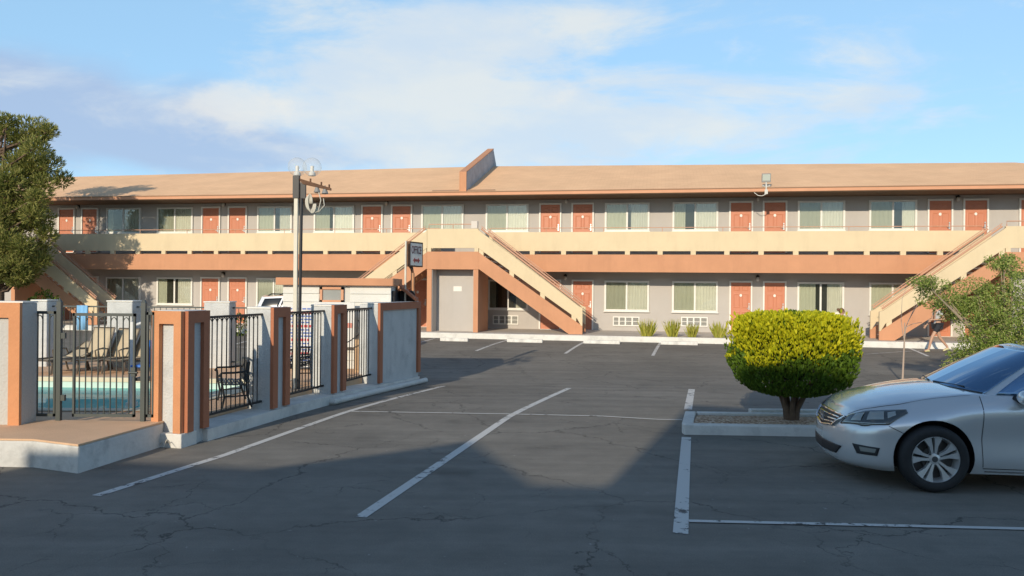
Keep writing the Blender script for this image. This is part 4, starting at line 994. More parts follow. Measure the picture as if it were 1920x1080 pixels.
# ------------------------------------------------------------------ pine on the left
PY = 32.5; PB = at(-5,600,PY); PT = thing('pine_tree', 'tall dense pine at the left edge in front of the motel stairs', 'tree', (PB.x,PY,0))
rnd = random.Random(5); c = MB(); nd = MB(); psc = F/PY
c.tube([(0,0,-.1),(.05,0,1.5),(.0,.1,4),(.15,0,6.5),(.3,0,8.4)], [.24,.2,.13,.06,.02], 10)
clumps = []
def pc_(px, py, r, dy=0): q_ = at(px,py,PY); clumps.append((Vector((q_.x-PB.x-.22, dy, q_.z)), r*.86))
for px,py,r in ((22,228,.42),(8,252,.6),(38,258,.5),(70,250,.45),(92,245,.42),(60,280,.7),(98,285,.55),(110,310,.5),(20,300,.8),(70,320,.75),(112,335,.45),(45,345,.75),(95,350,.6),(10,350,.8),(30,390,.8),(75,375,.7),(100,375,.4),(85,405,.55),(15,420,.8),(55,420,.75),(90,440,.45),(40,455,.75),(8,470,.7),(70,465,.55),(85,490,.42),(55,498,.6),(25,505,.6),(40,520,.5),(12,525,.45),(68,515,.4),(-8,515,.5),(25,530,.35),(50,528,.35),(-25,240,.7),(-30,300,.9),(-40,360,.9),(-35,420,.9),(-30,480,.8)):
    pc_(px,py,r,rnd.uniform(-.9,.7))
for i in range(26):
    z = rnd.uniform(2.3,8.3); a = rnd.uniform(0,6.28); rr = 1.85*math.sqrt(max(.05,1-((z-5.6)/4.0)**2))*rnd.uniform(.5,.85)
    clumps.append((Vector((.3+rr*math.cos(a)-.5, rr*math.sin(a)*.9+.5, z)), rnd.uniform(.5,.85)))
for p, r in clumps:
    c.tube([(0,.05,max(1.6,p.z-.8)),(p.x*.6,p.y*.6,p.z-.35),tuple(p)], [.06,.04,.015], 5)
    n = int(640*r*r+110)
    for i in range(n):
        v = rv(rnd); v.z = v.z*.8+.12; q_ = p+Vector((v.x,v.y,v.z))*r*(rnd.random()**.45)*(1+.25*mnoise.noise(p*3+v*2))
        out = (v+Vector((0,0,.55))+rv(rnd)*.3).normalized()
        for kx in range(3):
            d = (out+rv(rnd)*.55).normalized(); leaf(nd, q_, d, rv(rnd), rnd.uniform(.12,.21), .032, .3)
nd.build('crown', leaf_mat('pine_needles', [(.085,.115,.024),(.20,.225,.05),(.33,.325,.095),(.42,.38,.13)], .35), PT)
c.build('trunk', bark, PT, smooth=60)
# ------------------------------------------------------------------ straggly tree on the right
TY = 17.2; TB = at(1885,700,TY); TT = thing('leafy_tree', 'straggly pale green small tree behind the silver car', 'tree', (TB.x,TY,gz(TY)))
rnd = random.Random(8); lf = MB(); br = MB(); td = MB()
br.tube([(0,0,-.1),(.02,0,.4),(.05,.05,.9)], [.09,.08,.06], 9)
cl = [(1862,600,80,52,560),(1812,578,46,28,280),(1762,556,40,24,170),(1722,528,34,11,60),(1748,535,34,14,80),(1868,492,28,18,95),(1893,545,48,38,260),(1838,650,56,34,330),(1910,630,60,50,420),(1822,642,26,26,100),(1775,683,17,12,26),(1925,500,30,26,110),(1845,545,40,26,120),(1812,668,26,16,60),(1960,580,60,70,400),(1890,585,60,60,300)]
for px,py,rx,ry,n in cl:
    q_ = at(px,py,TY); o_ = Vector((q_.x-TB.x, rnd.uniform(-.5,.5), q_.z-gz(TY))); sx_, sz_ = rx/F*TY, ry/F*TY
    for k2 in range(3):
        e_ = o_+Vector((rnd.uniform(-.7,.7)*sx_, rnd.uniform(-.3,.3), rnd.uniform(-.6,.7)*sz_)); m_ = Vector((o_.x*.45+rnd.uniform(-.08,.08), o_.y*.5, .55+o_.z*.35))
        br.tube([(.03,.02,.55+rnd.random()*.3),tuple(m_),tuple(o_*.8+m_*.2+rv(rnd)*.06),tuple(e_)], [.020,.014,.008,.003], 5)
    for i in range(int(n*11)):
        v = rv(rnd)*(rnd.random()**.42); p = o_+Vector((v.x*sx_*1.05, v.y*max(.35,sx_*.8), v.z*sz_*1.05))
        if mnoise.noise(Vector(p)*3.2+Vector((5,0,0))) < -.2: continue
        d = (rv(rnd)+Vector((0,0,-.15))).normalized(); leaf(lf, p, d, rv(rnd), rnd.uniform(.035,.065), rnd.uniform(.015,.026), .25)
cr2 = lf.build('crown', leaf_mat('olive_leaves', [(.12,.20,.03),(.22,.31,.05),(.33,.39,.10),(.44,.43,.17)], .3), TT)
br.build('trunk', mat('pale_bark', (.34,.27,.19), .9, .2, 8), TT, smooth=60)
# bare sapling
sb_ = gp(1692,716); SP = thing('sapling', 'thin bare sapling in front of the right hand staircase', 'sapling', (sb_.x,sb_.y,gz(sb_.y)))
c = MB(); zz = lambda py: at(1694,py,sb_.y).z-gz(sb_.y); xx = lambda px: at(px,600,sb_.y).x-sb_.x
c.tube([(0,0,-.05),(.02,0,.5),(xx(1696),0,zz(640)),(xx(1697),.02,zz(605))], [.026,.022,.017,.01], 8)
for pts in (((1696,640),(1700,610),(1712,580),(1720,545)),((1696,635),(1690,600),(1692,560),(1700,535)),((1697,620),(1706,600),(1726,560),(1738,530)),((1697,615),(1712,607),(1728,604))):
    c.tube([(xx(a),rnd.uniform(-.05,.05),zz(e)) for a,e in pts], [.010,.008,.006,.003], 5)
c.build('trunk', mat('sapling_bark', (.42,.33,.27), .9), SP, smooth=60)
# ------------------------------------------------------------------ grass clumps and hedges by the walk
def clump(loc, w, h, n, seed, label, m_, grp=None):
    rnd = random.Random(seed); c = MB()
    for i in range(n):
        a = rnd.uniform(0,6.28); r = w*.35*math.sqrt(rnd.random()); p = Vector((r*math.cos(a),r*math.sin(a)*.6,-.02)); tip = Vector((p.x*2.0+rnd.uniform(-.16,.16)*w*2,p.y*1.6+rnd.uniform(-.1,.1),h*rnd.uniform(.55,1.05)))
        d = (tip-p); L = d.length; d.normalize(); leaf(c, p, d, rv(rnd), L, .035, .12)
        if i % 3 == 0:
            q_ = p+d*L*rnd.uniform(.3,.8); leaf(c, q_, (d+rv(rnd)*.7).normalized(), rv(rnd), .14, .05, .2)
    o = c.build('grass_clump', m_); o.location = loc; tag(o, label, 'plant', grp); return o
gm = leaf_mat('grass_blades', [(.28,.32,.04),(.44,.43,.07),(.58,.52,.14)], .3)
for i, (px, wpx_, hpx, lab) in enumerate(((1213,42,34,'spiky yellow green grass clump right of the first air conditioner grille'),(1261,36,34,'tall yellow green grass clump left of the second air conditioner grille'),(1298,28,26,'smallest grass clump, right below the second air conditioner grille'),(1348,34,32,'spiky grass clump partly behind the round bush'))):
    s, z = fpt(px, 630, 3.75); clump(f2w(s,3.7,.2), wpx_/78, hpx/52, 110, i+20, lab, gm, 'grass clumps along the motel walk')
hm = leaf_mat('hedge_leaves', [(.06,.10,.02),(.13,.19,.03),(.22,.27,.05)], .3)
def hedge(px, py, Y, w, h, n, label, seed):
    p = at(px,py,Y); rnd = random.Random(seed); c = MB()
    for i in range(n):
        v = rv(rnd); q_ = Vector((v.x*w/2,v.y*.35,h*.55+v.z*h*.45))*1; q_ = q_*(1+.2*mnoise.noise(q_*4)); leaf(c, q_, (v+rv(rnd)*.6).normalized(), rv(rnd), .10, .055, .3)
    o = c.build('shrub', hm); o.location = (p.x,Y,gz(Y)); tag(o, label, 'shrub')
hedge(443,600,31.0,1.7,.75,900,'low yellow green shrub seen through the nearest black fence panel',31)
hedge(84,560,33.5,1.3,1.6,900,'dark green shrub under the left staircase beside the pine',32)
# ------------------------------------------------------------------ cars
def cr_interp(P, t):
    n = len(P); i = min(int(t), n-2); f = t-i
    p0, p1, p2, p3 = P[max(i-1,0)], P[i], P[i+1], P[min(i+2,n-1)]
    # non uniform-safe Catmull-Rom with damped tangents
    m1 = (p2-p0)*.5; m2 = (p3-p1)*.5
    L = (p2-p1).length
    for m_ in (m1, m2):
        if m_.length > 1.6*L and m_.length > 0: m_ *= 1.6*L/m_.length
    f2, f3 = f*f, f*f*f
    return p1*(2*f3-3*f2+1)+m1*(f3-2*f2+f)+p2*(-2*f3+3*f2)+m2*(f3-f2)
V3 = lambda q: Vector((q[0], -q[1], q[2]))     # tables give +y, built on the near (-y) side
SIDE = [ # L0..L4
 [(.10,0,.165),(.03,0,.23),(.02,0,.44),(.05,0,.60),(.17,0,.735)],
 [(.14,.36,.165),(.065,.37,.23),(.055,.37,.44),(.085,.37,.60),(.21,.37,.755)],
 [(.27,.62,.17),(.18,.66,.245),(.17,.67,.46),(.20,.66,.63),(.36,.60,.80)],
 [(.47,.79,.18),(.41,.835,.265),(.41,.845,.48),(.45,.835,.67),(.64,.69,.855)],
 [(.72,.84,.19),(.70,.895,.29),(.70,.912,.50),(.74,.905,.71),(.88,.735,.905)],
 [(.93,.855,.19),(.93,.915,.32),(.93,.935,.53),(.95,.925,.75),(1.08,.755,.94)],
 [(1.30,.86,.19),(1.30,.90,.32),(1.30,.905,.55),(1.30,.928,.81),(1.36,.785,.972)],
 [(1.75,.86,.19),(1.75,.895,.32),(1.75,.893,.56),(1.75,.930,.83),(1.75,.825,.975)],
 [(2.4,.86,.19),(2.4,.895,.32),(2.4,.893,.56),(2.4,.932,.845),(2.4,.845,.985)],
 [(3.1,.86,.19),(3.1,.895,.32),(3.1,.895,.57),(3.1,.934,.86),(3.1,.845,1.0)],
 [(3.72,.855,.20),(3.72,.915,.34),(3.72,.93,.57),(3.72,.925,.83),(3.72,.81,1.02)],
 [(4.3,.80,.22),(4.3,.87,.34),(4.3,.895,.57),(4.3,.885,.84),(4.3,.74,1.035)],
 [(4.6,.66,.26),(4.66,.74,.38),(4.68,.76,.58),(4.68,.74,.86),(4.60,.62,1.04)],
 [(4.74,.35,.28),(4.80,.38,.40),(4.82,.38,.60),(4.80,.38,.88),(4.72,.33,1.045)],
 [(4.77,0,.28),(4.83,0,.40),(4.85,0,.60),(4.83,0,.88),(4.75,0,1.045)]]
GREEN = [
 [(1.22,0,1.0),(1.66,0,1.225),(2.10,0,1.425)],
 [(1.28,.42,.995),(1.70,.38,1.22),(2.12,.34,1.42)],
 [(1.47,.73,.975),(1.82,.64,1.20),(2.18,.54,1.40)],
 [(1.58,.80,.965),(1.90,.70,1.19),(2.24,.575,1.385)],
 [(2.2,.83,.975),(2.35,.745,1.2),(2.5,.61,1.41)],
 [(2.9,.832,.99),(2.9,.75,1.21),(2.95,.62,1.425)],
 [(3.55,.80,1.0),(3.48,.72,1.21),(3.35,.60,1.415)],
 [(4.02,.73,1.02),(3.82,.65,1.2),(3.55,.55,1.39)],
 [(4.22,.42,1.03),(3.98,.38,1.22),(3.66,.34,1.40)],
 [(4.27,0,1.035),(4.02,0,1.225),(3.7,0,1.405)]]
def suv_side(p):
    x, y, z = p; return (x, y*1.01, z*1.13)
def suv_green(p, k, j):
    x, y, z = p; z = .98*1.13+(z-.98)*1.38
    if k >= 6: x = {6:3.85,7:4.50,8:4.62,9:4.66}[k]-[0,.05,.16][j]
    return (x, y*1.02+(.04*j if k > 2 else 0), z)
def frac(col, v):  # control column -> point at v in 0..n-1
    return cr_interp(col, v)
def car(name, label, cat, paint, loc, rz, sc, suv=False, glass=None):
    T = thing(name, label, cat, loc, rz)
    sq = (lambda x: x) if suv else (lambda x: .93-(.93-x)*.93 if x < .93 else x)
    S_ = [[V3(suv_side(p) if suv else (sq(p[0]),p[1],p[2])) for p in c] for c in SIDE]
    G_ = [[V3(suv_green(p,k,j) if suv else p) for j, p in enumerate(c)] for k, c in enumerate(GREEN)]
    def Sf(u_, v): return cr_interp([frac(c, v) for c in S_], u_)
    def Gf(u_, v): return cr_interp([frac(c, v) for c in G_], u_)
    NU, NV = 112, 22
    us = [14*i/NU for i in range(NU+1)]; vs_ = [4*j/NV for j in range(NV+1)]
    side = [[Sf(a, e) for e in vs_] for a in us]
    for r in (side[0], side[-1]):
        for p in r: p.y = 0
    def mir(rows): return [[Vector((p.x,-p.y,p.z)) for p in r] for r in rows]
    c = MB(); c.grid(side); c.grid(mir(side), True)
    NT = 10
    def bulge(x): 
        if x < 1.5: return .055*min(1, x/.5)
        return .03
    tops = []
    for r in side:
        e = r[-1]; row = []
        for j in range(NT+1):
            t = j/NT; row.append(Vector((e.x-(.10*(1-(1-t)**2)*min(1,max(0,(e.x-.2)/.5)) if e.x < 1.8 else 0), e.y*(1-t), e.z+bulge(e.x)*(1-(1-t)**2)*min(1,abs(e.y)/.4))))
        tops.append(row)
    c.grid(tops); c.grid(mir(tops), True)
    bots = [[Vector((r[0].x, r[0].y*(1-j/3), r[0].z)) for j in range(4)] for r in side]
    c.grid(bots, True); c.grid(mir(bots))
    c.v = [tuple(q*sc for q in v) for v in c.v]
    body = c.build('body', paint, T, weld=True); body.data.materials.append(M['dark'])
    WX, WR, WRAD = (.93, 3.71), .835, (.336 if not suv else .37)
    k = MB()
    for x in WX:
        for s in (-1, 1):
            k.lathe([(0,s*.60),(WRAD+.052,s*.60),(WRAD+.052,s*1.2),(0,s*1.2)], 40, (x,0,WRAD+.005), 'y')
    k.v = [tuple(q*sc for q in v) for v in k.v]
    cut = k.build('cut', M['dark'], T, weld=True); cut.data.materials.clear(); cut.data.materials.append(M['dark']); cut.data.materials.append(M['dark'])
    for p in cut.data.polygons: p.material_index = 1
    bo = body.modifiers.new('b','BOOLEAN'); bo.object = cut; bo.operation = 'DIFFERENCE'; bo.solver = 'EXACT'
    bpy.context.view_layer.update()
    me = bpy.data.meshes.new_from_object(body.evaluated_get(bpy.context.evaluated_depsgraph_get()))
    body.modifiers.clear(); body.data = me; bpy.data.objects.remove(cut)
    me.polygons.foreach_set('use_smooth', [True]*len(me.polygons)); me.set_sharp_from_angle(angle=R(38))
    bv = BVHTree.FromPolygons([v.co.copy() for v in me.vertices], [tuple(p.vertices) for p in me.polygons])
    # ---- helpers for parts lying on the body
    def res(P, n):
        P = [Vector(q) for q in P]; L = [0]
        for a, e in zip(P, P[1:]): L.append(L[-1]+(e-a).length)
        out = []
        for i in range(n+1):
            t = L[-1]*i/n
            for j in range(len(P)-1):
                if t <= L[j+1]+1e-9: out.append(P[j].lerp(P[j+1], (t-L[j])/max(1e-9, L[j+1]-L[j]))); break
        return out
    def snap(p, off):
        co, n, _, _ = bv.find_nearest(p*sc); 
        if n.dot(Vector((.0 if abs(p.y)>.6 else -1, p.y, .2))) < 0: n = -n
        return co+n*off
    def patch(lo, hi, off, nu=24, nv=8, mirror=True, both=True):
        lo, hi = res([V3(q) for q in lo], nu), res([V3(q) for q in hi], nu)
        rows = [[snap(a.lerp(e, j/nv), off) for a, e in zip(lo, hi)] for j in range(nv+1)]
        c = MB(); c.grid(rows, True); return c, rows
    def pbuild(nm, lo, hi, off, mt, parent=T, nu=24, nv=8, one=False):
        c, rows = patch(lo, hi, off, nu, nv); o = c.build(nm, mt, parent, smooth=180); o.modifiers.new('t','SOLIDIFY').thickness = .004
        if one: return o, None
        c = MB(); c.grid(mir(rows)); o2 = c.build(nm, mt, parent, smooth=180); o2.modifiers.new('t','SOLIDIFY').thickness = .004
        return o, o2
    def ribbon(c, P, w, off, n=30, mirror=True):
        Q = [snap(p, off) for p in res([V3(q) for q in P], n)]; rows = []
        for i, p in enumerate(Q):
            t = (Q[min(i+1,n)]-Q[max(i-1,0)]).normalized(); _, nn, _, _ = bv.find_nearest(p); s = t.cross(nn).normalized()*w/2; rows.append([p-s, p+s])
        c.grid(rows); 
        if mirror: c.grid(mir(rows), True)
    zs = 1.13 if suv else 1.0
    gl = M['carglass'] if glass is None else glass
    # headlights
    HLO, HHI = [(.14,.43,.600*zs),(.32,.70,.605*zs),(.50,.86,.660*zs),(.69,.85,.810*zs)], [(.22,.47,.700*zs),(.44,.68,.785*zs),(.69,.80,.832*zs)]
    hl = pbuild('headlight', HLO, HHI, .004, M['lampdark'])
    for o, mq in ((hl[0], 1), (hl[1], -1)):
        c = MB()
        LO = res([V3(q) for q in HLO], 40); HI = res([V3(q) for q in HHI], 40)
        for a0, a1, v0, v1 in ((8,14,.22,.82),(17,26,.30,.90),(28,33,.38,.80)):
            rws = [[snap(LO[i].lerp(HI[i], v0+(v1-v0)*j/4), .011+.006*math.sin(math.pi*j/4)) for i in range(a0,a1+1)] for j in range(5)]
            c.grid(rws if mq > 0 else mir(rws), mq > 0)
        c.build('lens', M['lens'], o)
        c = MB(); Q = [snap(V3((x,y,z*zs)), .012) for x,y,z in ((.18,.50,.622),(.30,.66,.626),(.40,.77,.645),(.48,.84,.668))]
        Q = [Vector((v.x, v.y*mq, v.z)) for v in Q]; c.tube(Q, .006, 6); c.build('strip', M['lens'], o)
    # grille
    g = MB(); lo = [(.1,-.30,.565*zs),(.05,0,.535*zs),(.1,.30,.565*zs)]; hi = [(.17,-.46,.70*zs),(.15,0,.705*zs),(.17,.46,.70*zs)]
    gp_, rows = patch(lo, hi, .004, 40, 8); gr = gp_.build('grille', M['dark'], T, smooth=180); gr.modifiers.new('t','SOLIDIFY').thickness = .004
    for j in (2, 4, 6):
        c = MB(); c.tube([p+Vector((-.012,0,0)) for p in rows[j][2:-2]], .0085, 6); c.build('bar', M['chrome'], gr, smooth=60)
    c = MB(); c.tube([p+Vector((-.010,0,0)) for p in rows[0]], .012, 6); c.tube([p+Vector((-.010,0,-.0)) for p in rows[-1]], .014, 6); c.tube([r[0]+Vector((-.01,0,0)) for r in rows], .016, 6); c.tube([r[-1]+Vector((-.01,0,0)) for r in rows], .016, 6)
    c.build('surround', M['chrome'], gr, smooth=60)
    p = rows[4][20]+Vector((-.03,0,.012)); hw, hh = .058, .05
    if not suv:
        c = MB(); F_ = [(-hw*.85,-hh),(hw*.85,-hh),(hw*1.1,hh),(-hw*1.1,hh)]
        c.tube([p+Vector((0,a,e)) for a,e in F_+[F_[0]]], .006, 6)
        for s in (-1,1): c.ext([p+Vector((0,a,e)) for a,e in ((s*hw*.38,-hh*.75),(s*hw*.66,-hh*.75),(s*hw*.78,hh*.8),(s*hw*.5,hh*.8))], (-.008,0,0))
        c.ext([p+Vector((0,a,e)) for a,e in ((-hw*.45,-.009),(hw*.45,-.009),(hw*.47,.010),(-hw*.47,.010))], (-.008,0,0)); c.build('emblem', M['chrome'], gr)
    # lower grille and fog lamps
    pbuild('lower_grille', [(.1,-.40,.27*zs),(.05,0,.255*zs),(.1,.40,.27*zs)], [(.1,-.52,.37*zs),(.05,0,.365*zs),(.1,.52,.37*zs)], .004, M['dark'], nu=30, one=True)
    fg = pbuild('fog_lamp_bezel', [(.24,.70,.335*zs),(.40,.83,.335*zs)], [(.20,.66,.43*zs),(.42,.845,.42*zs)], .004, M['dark'], nu=12)
    for o, mq in zip(fg, (1,-1)):
        c, rows = patch([(.28,.72,.365*zs),(.38,.82,.365*zs)], [(.27,.71,.41*zs),(.39,.83,.405*zs)], .010, 8, 4)
        if mq < 0: rows = mir(rows)
        c = MB(); c.grid(rows, mq > 0); c.build('lens', M['lens'], o, smooth=180)
    # seams
    def seam(nm, P, w, off, mt):
        c = MB(); ribbon(c, P, w, off, mirror=False); c.build(nm, mt, T)
        c2 = MB(); c2.add([(v[0],-v[1],v[2]) for v in c.v], [f[::-1] for f in c.f]); c2.build(nm, mt, T)
    for P, w in (([(1.40,.80,.965*zs),(1.385,.92,.78*zs),(1.38,.92,.55*zs),(1.40,.90,.26*zs)],.007),([(2.46,.845,.98*zs),(2.46,.92,.8*zs),(2.47,.91,.5*zs),(2.48,.89,.26*zs)],.007),
        ([(3.42,.82,1.0*zs),(3.40,.92,.8*zs),(3.30,.91,.55*zs),(3.2,.9,.26*zs)],.007),([(1.40,.90,.245*zs),(2.3,.89,.24*zs),(3.2,.89,.245*zs)],.008),
        ([(.50,.865,.650*zs),(.60,.905,.60*zs),(.68,.915,.555*zs)],.007),([(.20,.44,.722*zs),(.42,.63,.805*zs),(.66,.70,.858*zs),(.98,.735,.915*zs),(1.32,.775,.962*zs)],.006)): seam('panel_gap', P, w, .0015, M['dark'])
    seam('sill_glint', [(1.42,.885,.215*zs),(2.3,.875,.21*zs),(3.15,.885,.215*zs)], .014, .004, M['chrome'])  # bright chrome ribbon stands in for the light reflected along the sill
    for x in (2.25, 3.2):
        for s in (-1,1): MB().tube([Vector((sc*x,s*sc*.925,sc*.84*zs)),Vector((sc*(x+.03),s*sc*.955,sc*.845*zs)),Vector((sc*(x+.15),s*sc*.955,sc*.845*zs)),Vector((sc*(x+.18),s*sc*.925,sc*.845*zs))], .012, 6).build('door_handle', paint, T, smooth=60)
    # ---- greenhouse
    def gp2(u_, v, off=0):
        p = Gf(u_, v)
        if off:
            a = Gf(min(u_+.05,9), v)-Gf(max(u_-.05,0), v); e = Gf(u_, min(v+.05,2))-Gf(u_, max(v-.05,0)); n = a.cross(e).normalized()
            if n.dot(p-Vector((2.7,0,1.0))) < 0: n = -n
            p = p+n*off
        return p*sc
    rows = [[gp2(9*i/90, 2*j/16) for j in range(17)] for i in range(91)]
    for r in (rows[0], rows[-1]):
        for p in r: p.y = 0
    c = MB(); c.grid(rows); c.grid(mir(rows), True)
    caps = [[Vector((r[-1].x, r[-1].y*(1-j/8), r[-1].z+.035*sc*(1-(1-j/8)**2)*min(1,abs(r[-1].y)/.3))) for j in range(9)] for r in rows]
    c.grid(caps); c.grid(mir(caps), True)
    roof = c.build('roof', paint, T, weld=True, smooth=50)
    def glassp(nm, u0, u1, v0, v1, mirror, nu=24, nv=10, v0b=None, v1b=None):
        rows = []
        for j in range(nv+1):
            r = []
            for i in range(nu+1):
                f = i/nu; a = v0+(v0b-v0)*f if v0b is not None else v0; e = v1+(v1b-v1)*f if v1b is not None else v1
                r.append(gp2(u0+(u1-u0)*f, a+(e-a)*j/nv, .004))
            rows.append(r)
        if mirror == 'join':
            full = [list(reversed([Vector((p.x,-p.y,p.z)) for p in r[1:]]))+[Vector((r[0].x,0,r[0].z))]+r[1:] for r in rows]
            c = MB(); c.grid(full, True); o = c.build(nm, gl, T, smooth=180); o.modifiers.new('t','SOLIDIFY').thickness = .004; return o
        for q in (rows, mir(rows)):
            c = MB(); c.grid(q, q is rows); o = c.build(nm, gl, T, smooth=180); o.modifiers.new('t','SOLIDIFY').thickness = .004
    ws_ = glassp('windshield', 0, 2.0, .03, 1.92, 'join')
    glassp('rear_window', 9, 7.3, .12, 1.85, 'join')
    glassp('side_window', 2.75, 4.62, .10, 1.80, True, v1b=1.80) if False else glassp('side_window', 2.72, 4.62, .10, 1.72, True); glassp('side_window', 4.76, 5.95, .12, 1.80, True); glassp('quarter_window', 6.03, 6.85 if suv else 6.55, .14, 1.7, True, 10)
    c = MB()
    Q = [gp2(u_, .02, .006) for u_ in [1.95*i/16 for i in range(17)]]; Q = [Vector((p.x,-p.y,p.z)) for p in reversed(Q[1:])]+Q; c.tube(Q, .016, 6)
    for s in (1,-1):
        a = gp2(.2,.12,.02); e = gp2(1.3,.18,.02); c.tube([Vector((a.x,s*a.y,a.z)),Vector((e.x,s*e.y,e.z))], .008, 5)
    c.build('wiper', M['dark'], ws_)
    # mirrors
    for s in (-1,1):
        c = MB(); q = Vector((1.76*sc, s*1.0*sc, .985*zs*sc)); c.ball(q, (.085,.115,.075), 16, 10); o = c.build('wing_mirror', paint, T, smooth=180)
        c = MB(); c.ball(q+Vector((.035,0,0)), (.06,.10,.06), 14, 8); c.tube([q+Vector((.02,-s*.05,-.05)), Vector((1.72*sc,s*.83*sc,.96*zs*sc))], .03, 8); c.build('mirror_base', M['dark'], o, smooth=180)
    # tail lamps and plate
    pbuild('tail_light', [(4.45,.84,.80*zs),(4.68,.72,.80*zs),(4.78,.50,.82*zs)], [(4.35,.82,.95*zs),(4.64,.68,.98*zs),(4.75,.50,.96*zs)], .004, M['taillight'], nu=14)
    # wheels
    def wheel():
        r = WRAD*sc; w = .115*sc
        c = MB(); R_ = r; pr = [(R_*.66,-w*.80),(R_*.72,-w*.98),(R_*.86,-w*1.06),(R_*.95,-w*.92),(R_*.99,-w*.6),(R_,0),(R_*.99,w*.6),(R_*.95,w*.92),(R_*.86,w),(R_*.66,w*.8)]
        c.lathe(pr, 56, (0,0,0), 'y'); t = c.build('wheel', M['tyre'], T, smooth=50)
        c = MB(); c.lathe([(R_*.70,-w*.86),(R_*.675,-w*.95),(R_*.655,-w*.80),(R_*.62,-w*.1),(R_*.60,w*.8)], 48, (0,0,0), 'y'); c.build('rim', M['alloy'], t, smooth=40)
        c = MB(); c.lathe([(0,w*.05),(R_*.62,w*.05),(R_*.62,w*.10),(0,w*.10)], 32, (0,0,0), 'y'); c.lathe([(0,-w*.25),(R_*.34,-w*.25),(R_*.36,w*.05)], 24, (0,0,0), 'y'); c.build('brake_disc', M['brake'], t, smooth=30)
        c = MB()
        for i in range(5):
            for s in (-1, 1):
                a0 = 2*math.pi*i/5+math.pi/2+.12
                def pt(rr, da, y): a = a0+s*da; return Vector((rr*R_*math.cos(a), y*w, rr*R_*math.sin(a)))
                q = [(.15,.10),(.15,.42),(.40,.165),(.675,.10),(.675,.42),(.40,.37)]
                fr = [pt(.14,.06,-.62),pt(.40,.085,-.80),(pt(.675,.075,-.86)),pt(.675,.40,-.86),pt(.40,.31,-.80),pt(.14,.55,-.62)]
                bk_ = [v+Vector((0,w*.42,0)) for v in fr]
                if s < 0: fr.reverse(); bk_.reverse()
                c.add(fr+bk_, [tuple(range(6)), tuple(range(11,5,-1))]+[(i_,i_+6,(i_+1)%6+6,(i_+1)%6) for i_ in range(6)])
        c.lathe([(0,-w*.70),(R_*.10,-w*.70),(R_*.17,-w*.62),(R_*.19,-w*.2)], 24, (0,0,0), 'y')
        sp = c.build('spokes', M['alloy'], t, weld=True, smooth=30)
        c = MB(); 
        for i in range(5):
            a = 2*math.pi*i/5+math.pi/2+.12+.63; c.lathe([(0,-w*.72),(R_*.028,-w*.72),(R_*.03,-w*.6)], 8, (R_*.19*math.cos(a),0,R_*.19*math.sin(a)), 'y')
        c.lathe([(0,-w*.735),(R_*.085,-w*.725),(R_*.09,-w*.69)], 20, (0,0,0), 'y'); c.build('hub_cap', M['brake'], t, smooth=40)
        return t
    w = wheel(); first = True
    for x in WX:
        for s in (-1,1):
            o = w if first else dup(w, T); first = False
            o.location = (x*sc, s*WR*sc, WRAD*sc); o.rotation_euler = (0,0,0 if s < 0 else math.pi)
    return T
M['tyre'] = mat('tyre_rubber', (.022,.022,.023), .75, .15, 20); M['alloy'] = mat('alloy', (.66,.66,.65), .3, 0, 1, metal=.5); M['brake'] = mat('brake_grey', (.09,.09,.09), .5, metal=.4)
M['chrome'] = mat('chrome', (.75,.75,.76), .12, metal=1); M['lampdark'] = mat('headlamp', (.12,.125,.115), .14, coat=1.0, metal=.7); M['lens'] = mat('lamp_lens', (.42,.43,.39), .12, coat=1, metal=.5)
M['taillight'] = mat('tail_red', (.35,.01,.01), .15, coat=1)
def carglass():
    A = mat('car_glass', (.010,.028,.055), .02, spec=.9, coat=1.0); A.node_tree.nodes['Principled BSDF'].inputs['IOR'].default_value = 2.7; A.node_tree.nodes['Principled BSDF'].inputs['Coat IOR'].default_value = 1.9; A.node_tree.nodes['Principled BSDF'].inputs['Specular Tint'].default_value = (.35,.66,1,1); return A
M['carglass'] = carglass()
silver = mat('silver_paint', (.74,.75,.75), .27, metal=.5, coat=1.0); whitep = mat('white_paint_car', (.72,.73,.74), .3, coat=1.0); bluep = mat('blue_grey_paint', (.20,.26,.33), .32, metal=.3, coat=1)
CRZ = R(-6.0); CSC = .965
wpos = Vector((4.12, 7.74, 0)); rot = Matrix.Rotation(CRZ, 3, 'Z'); corg = wpos-rot @ Vector((.93*CSC, -.945*CSC, 0))
car('silver_sedan', 'silver sedan parked facing left beside the bush island, only its front half in view', 'car', silver, corg, CRZ, CSC)
q = at(466,600,25.2)
sv = thing
SU = car('white_suv', 'white suv behind the pool wall, its dark rear window showing left of the shed', 'car', whitep, (q.x+4.72, 25.2+.95, gz(25.2)), math.pi, 1.0, True, glass=mat('suv_tinted_glass', (.012,.014,.016), .15))
c = MB()
for s in (-1,1): c.tube([(2.35,s*.62,1.70),(2.45,s*.62,1.76),(4.1,s*.62,1.77),(4.2,s*.62,1.72)], .02, 6)
for x in (2.7,3.8): c.tube([(x,-.62,1.765),(x,.62,1.765)], .016, 6)
c.build('roof_rack', M['dark'], SU)
q = at(1912,600,25.5); car('blue_grey_car', 'blue grey car parked behind the leafy tree at the right edge', 'car', bluep, (q.x-.2,25.5,gz(25.5)), R(-8), 1.0)
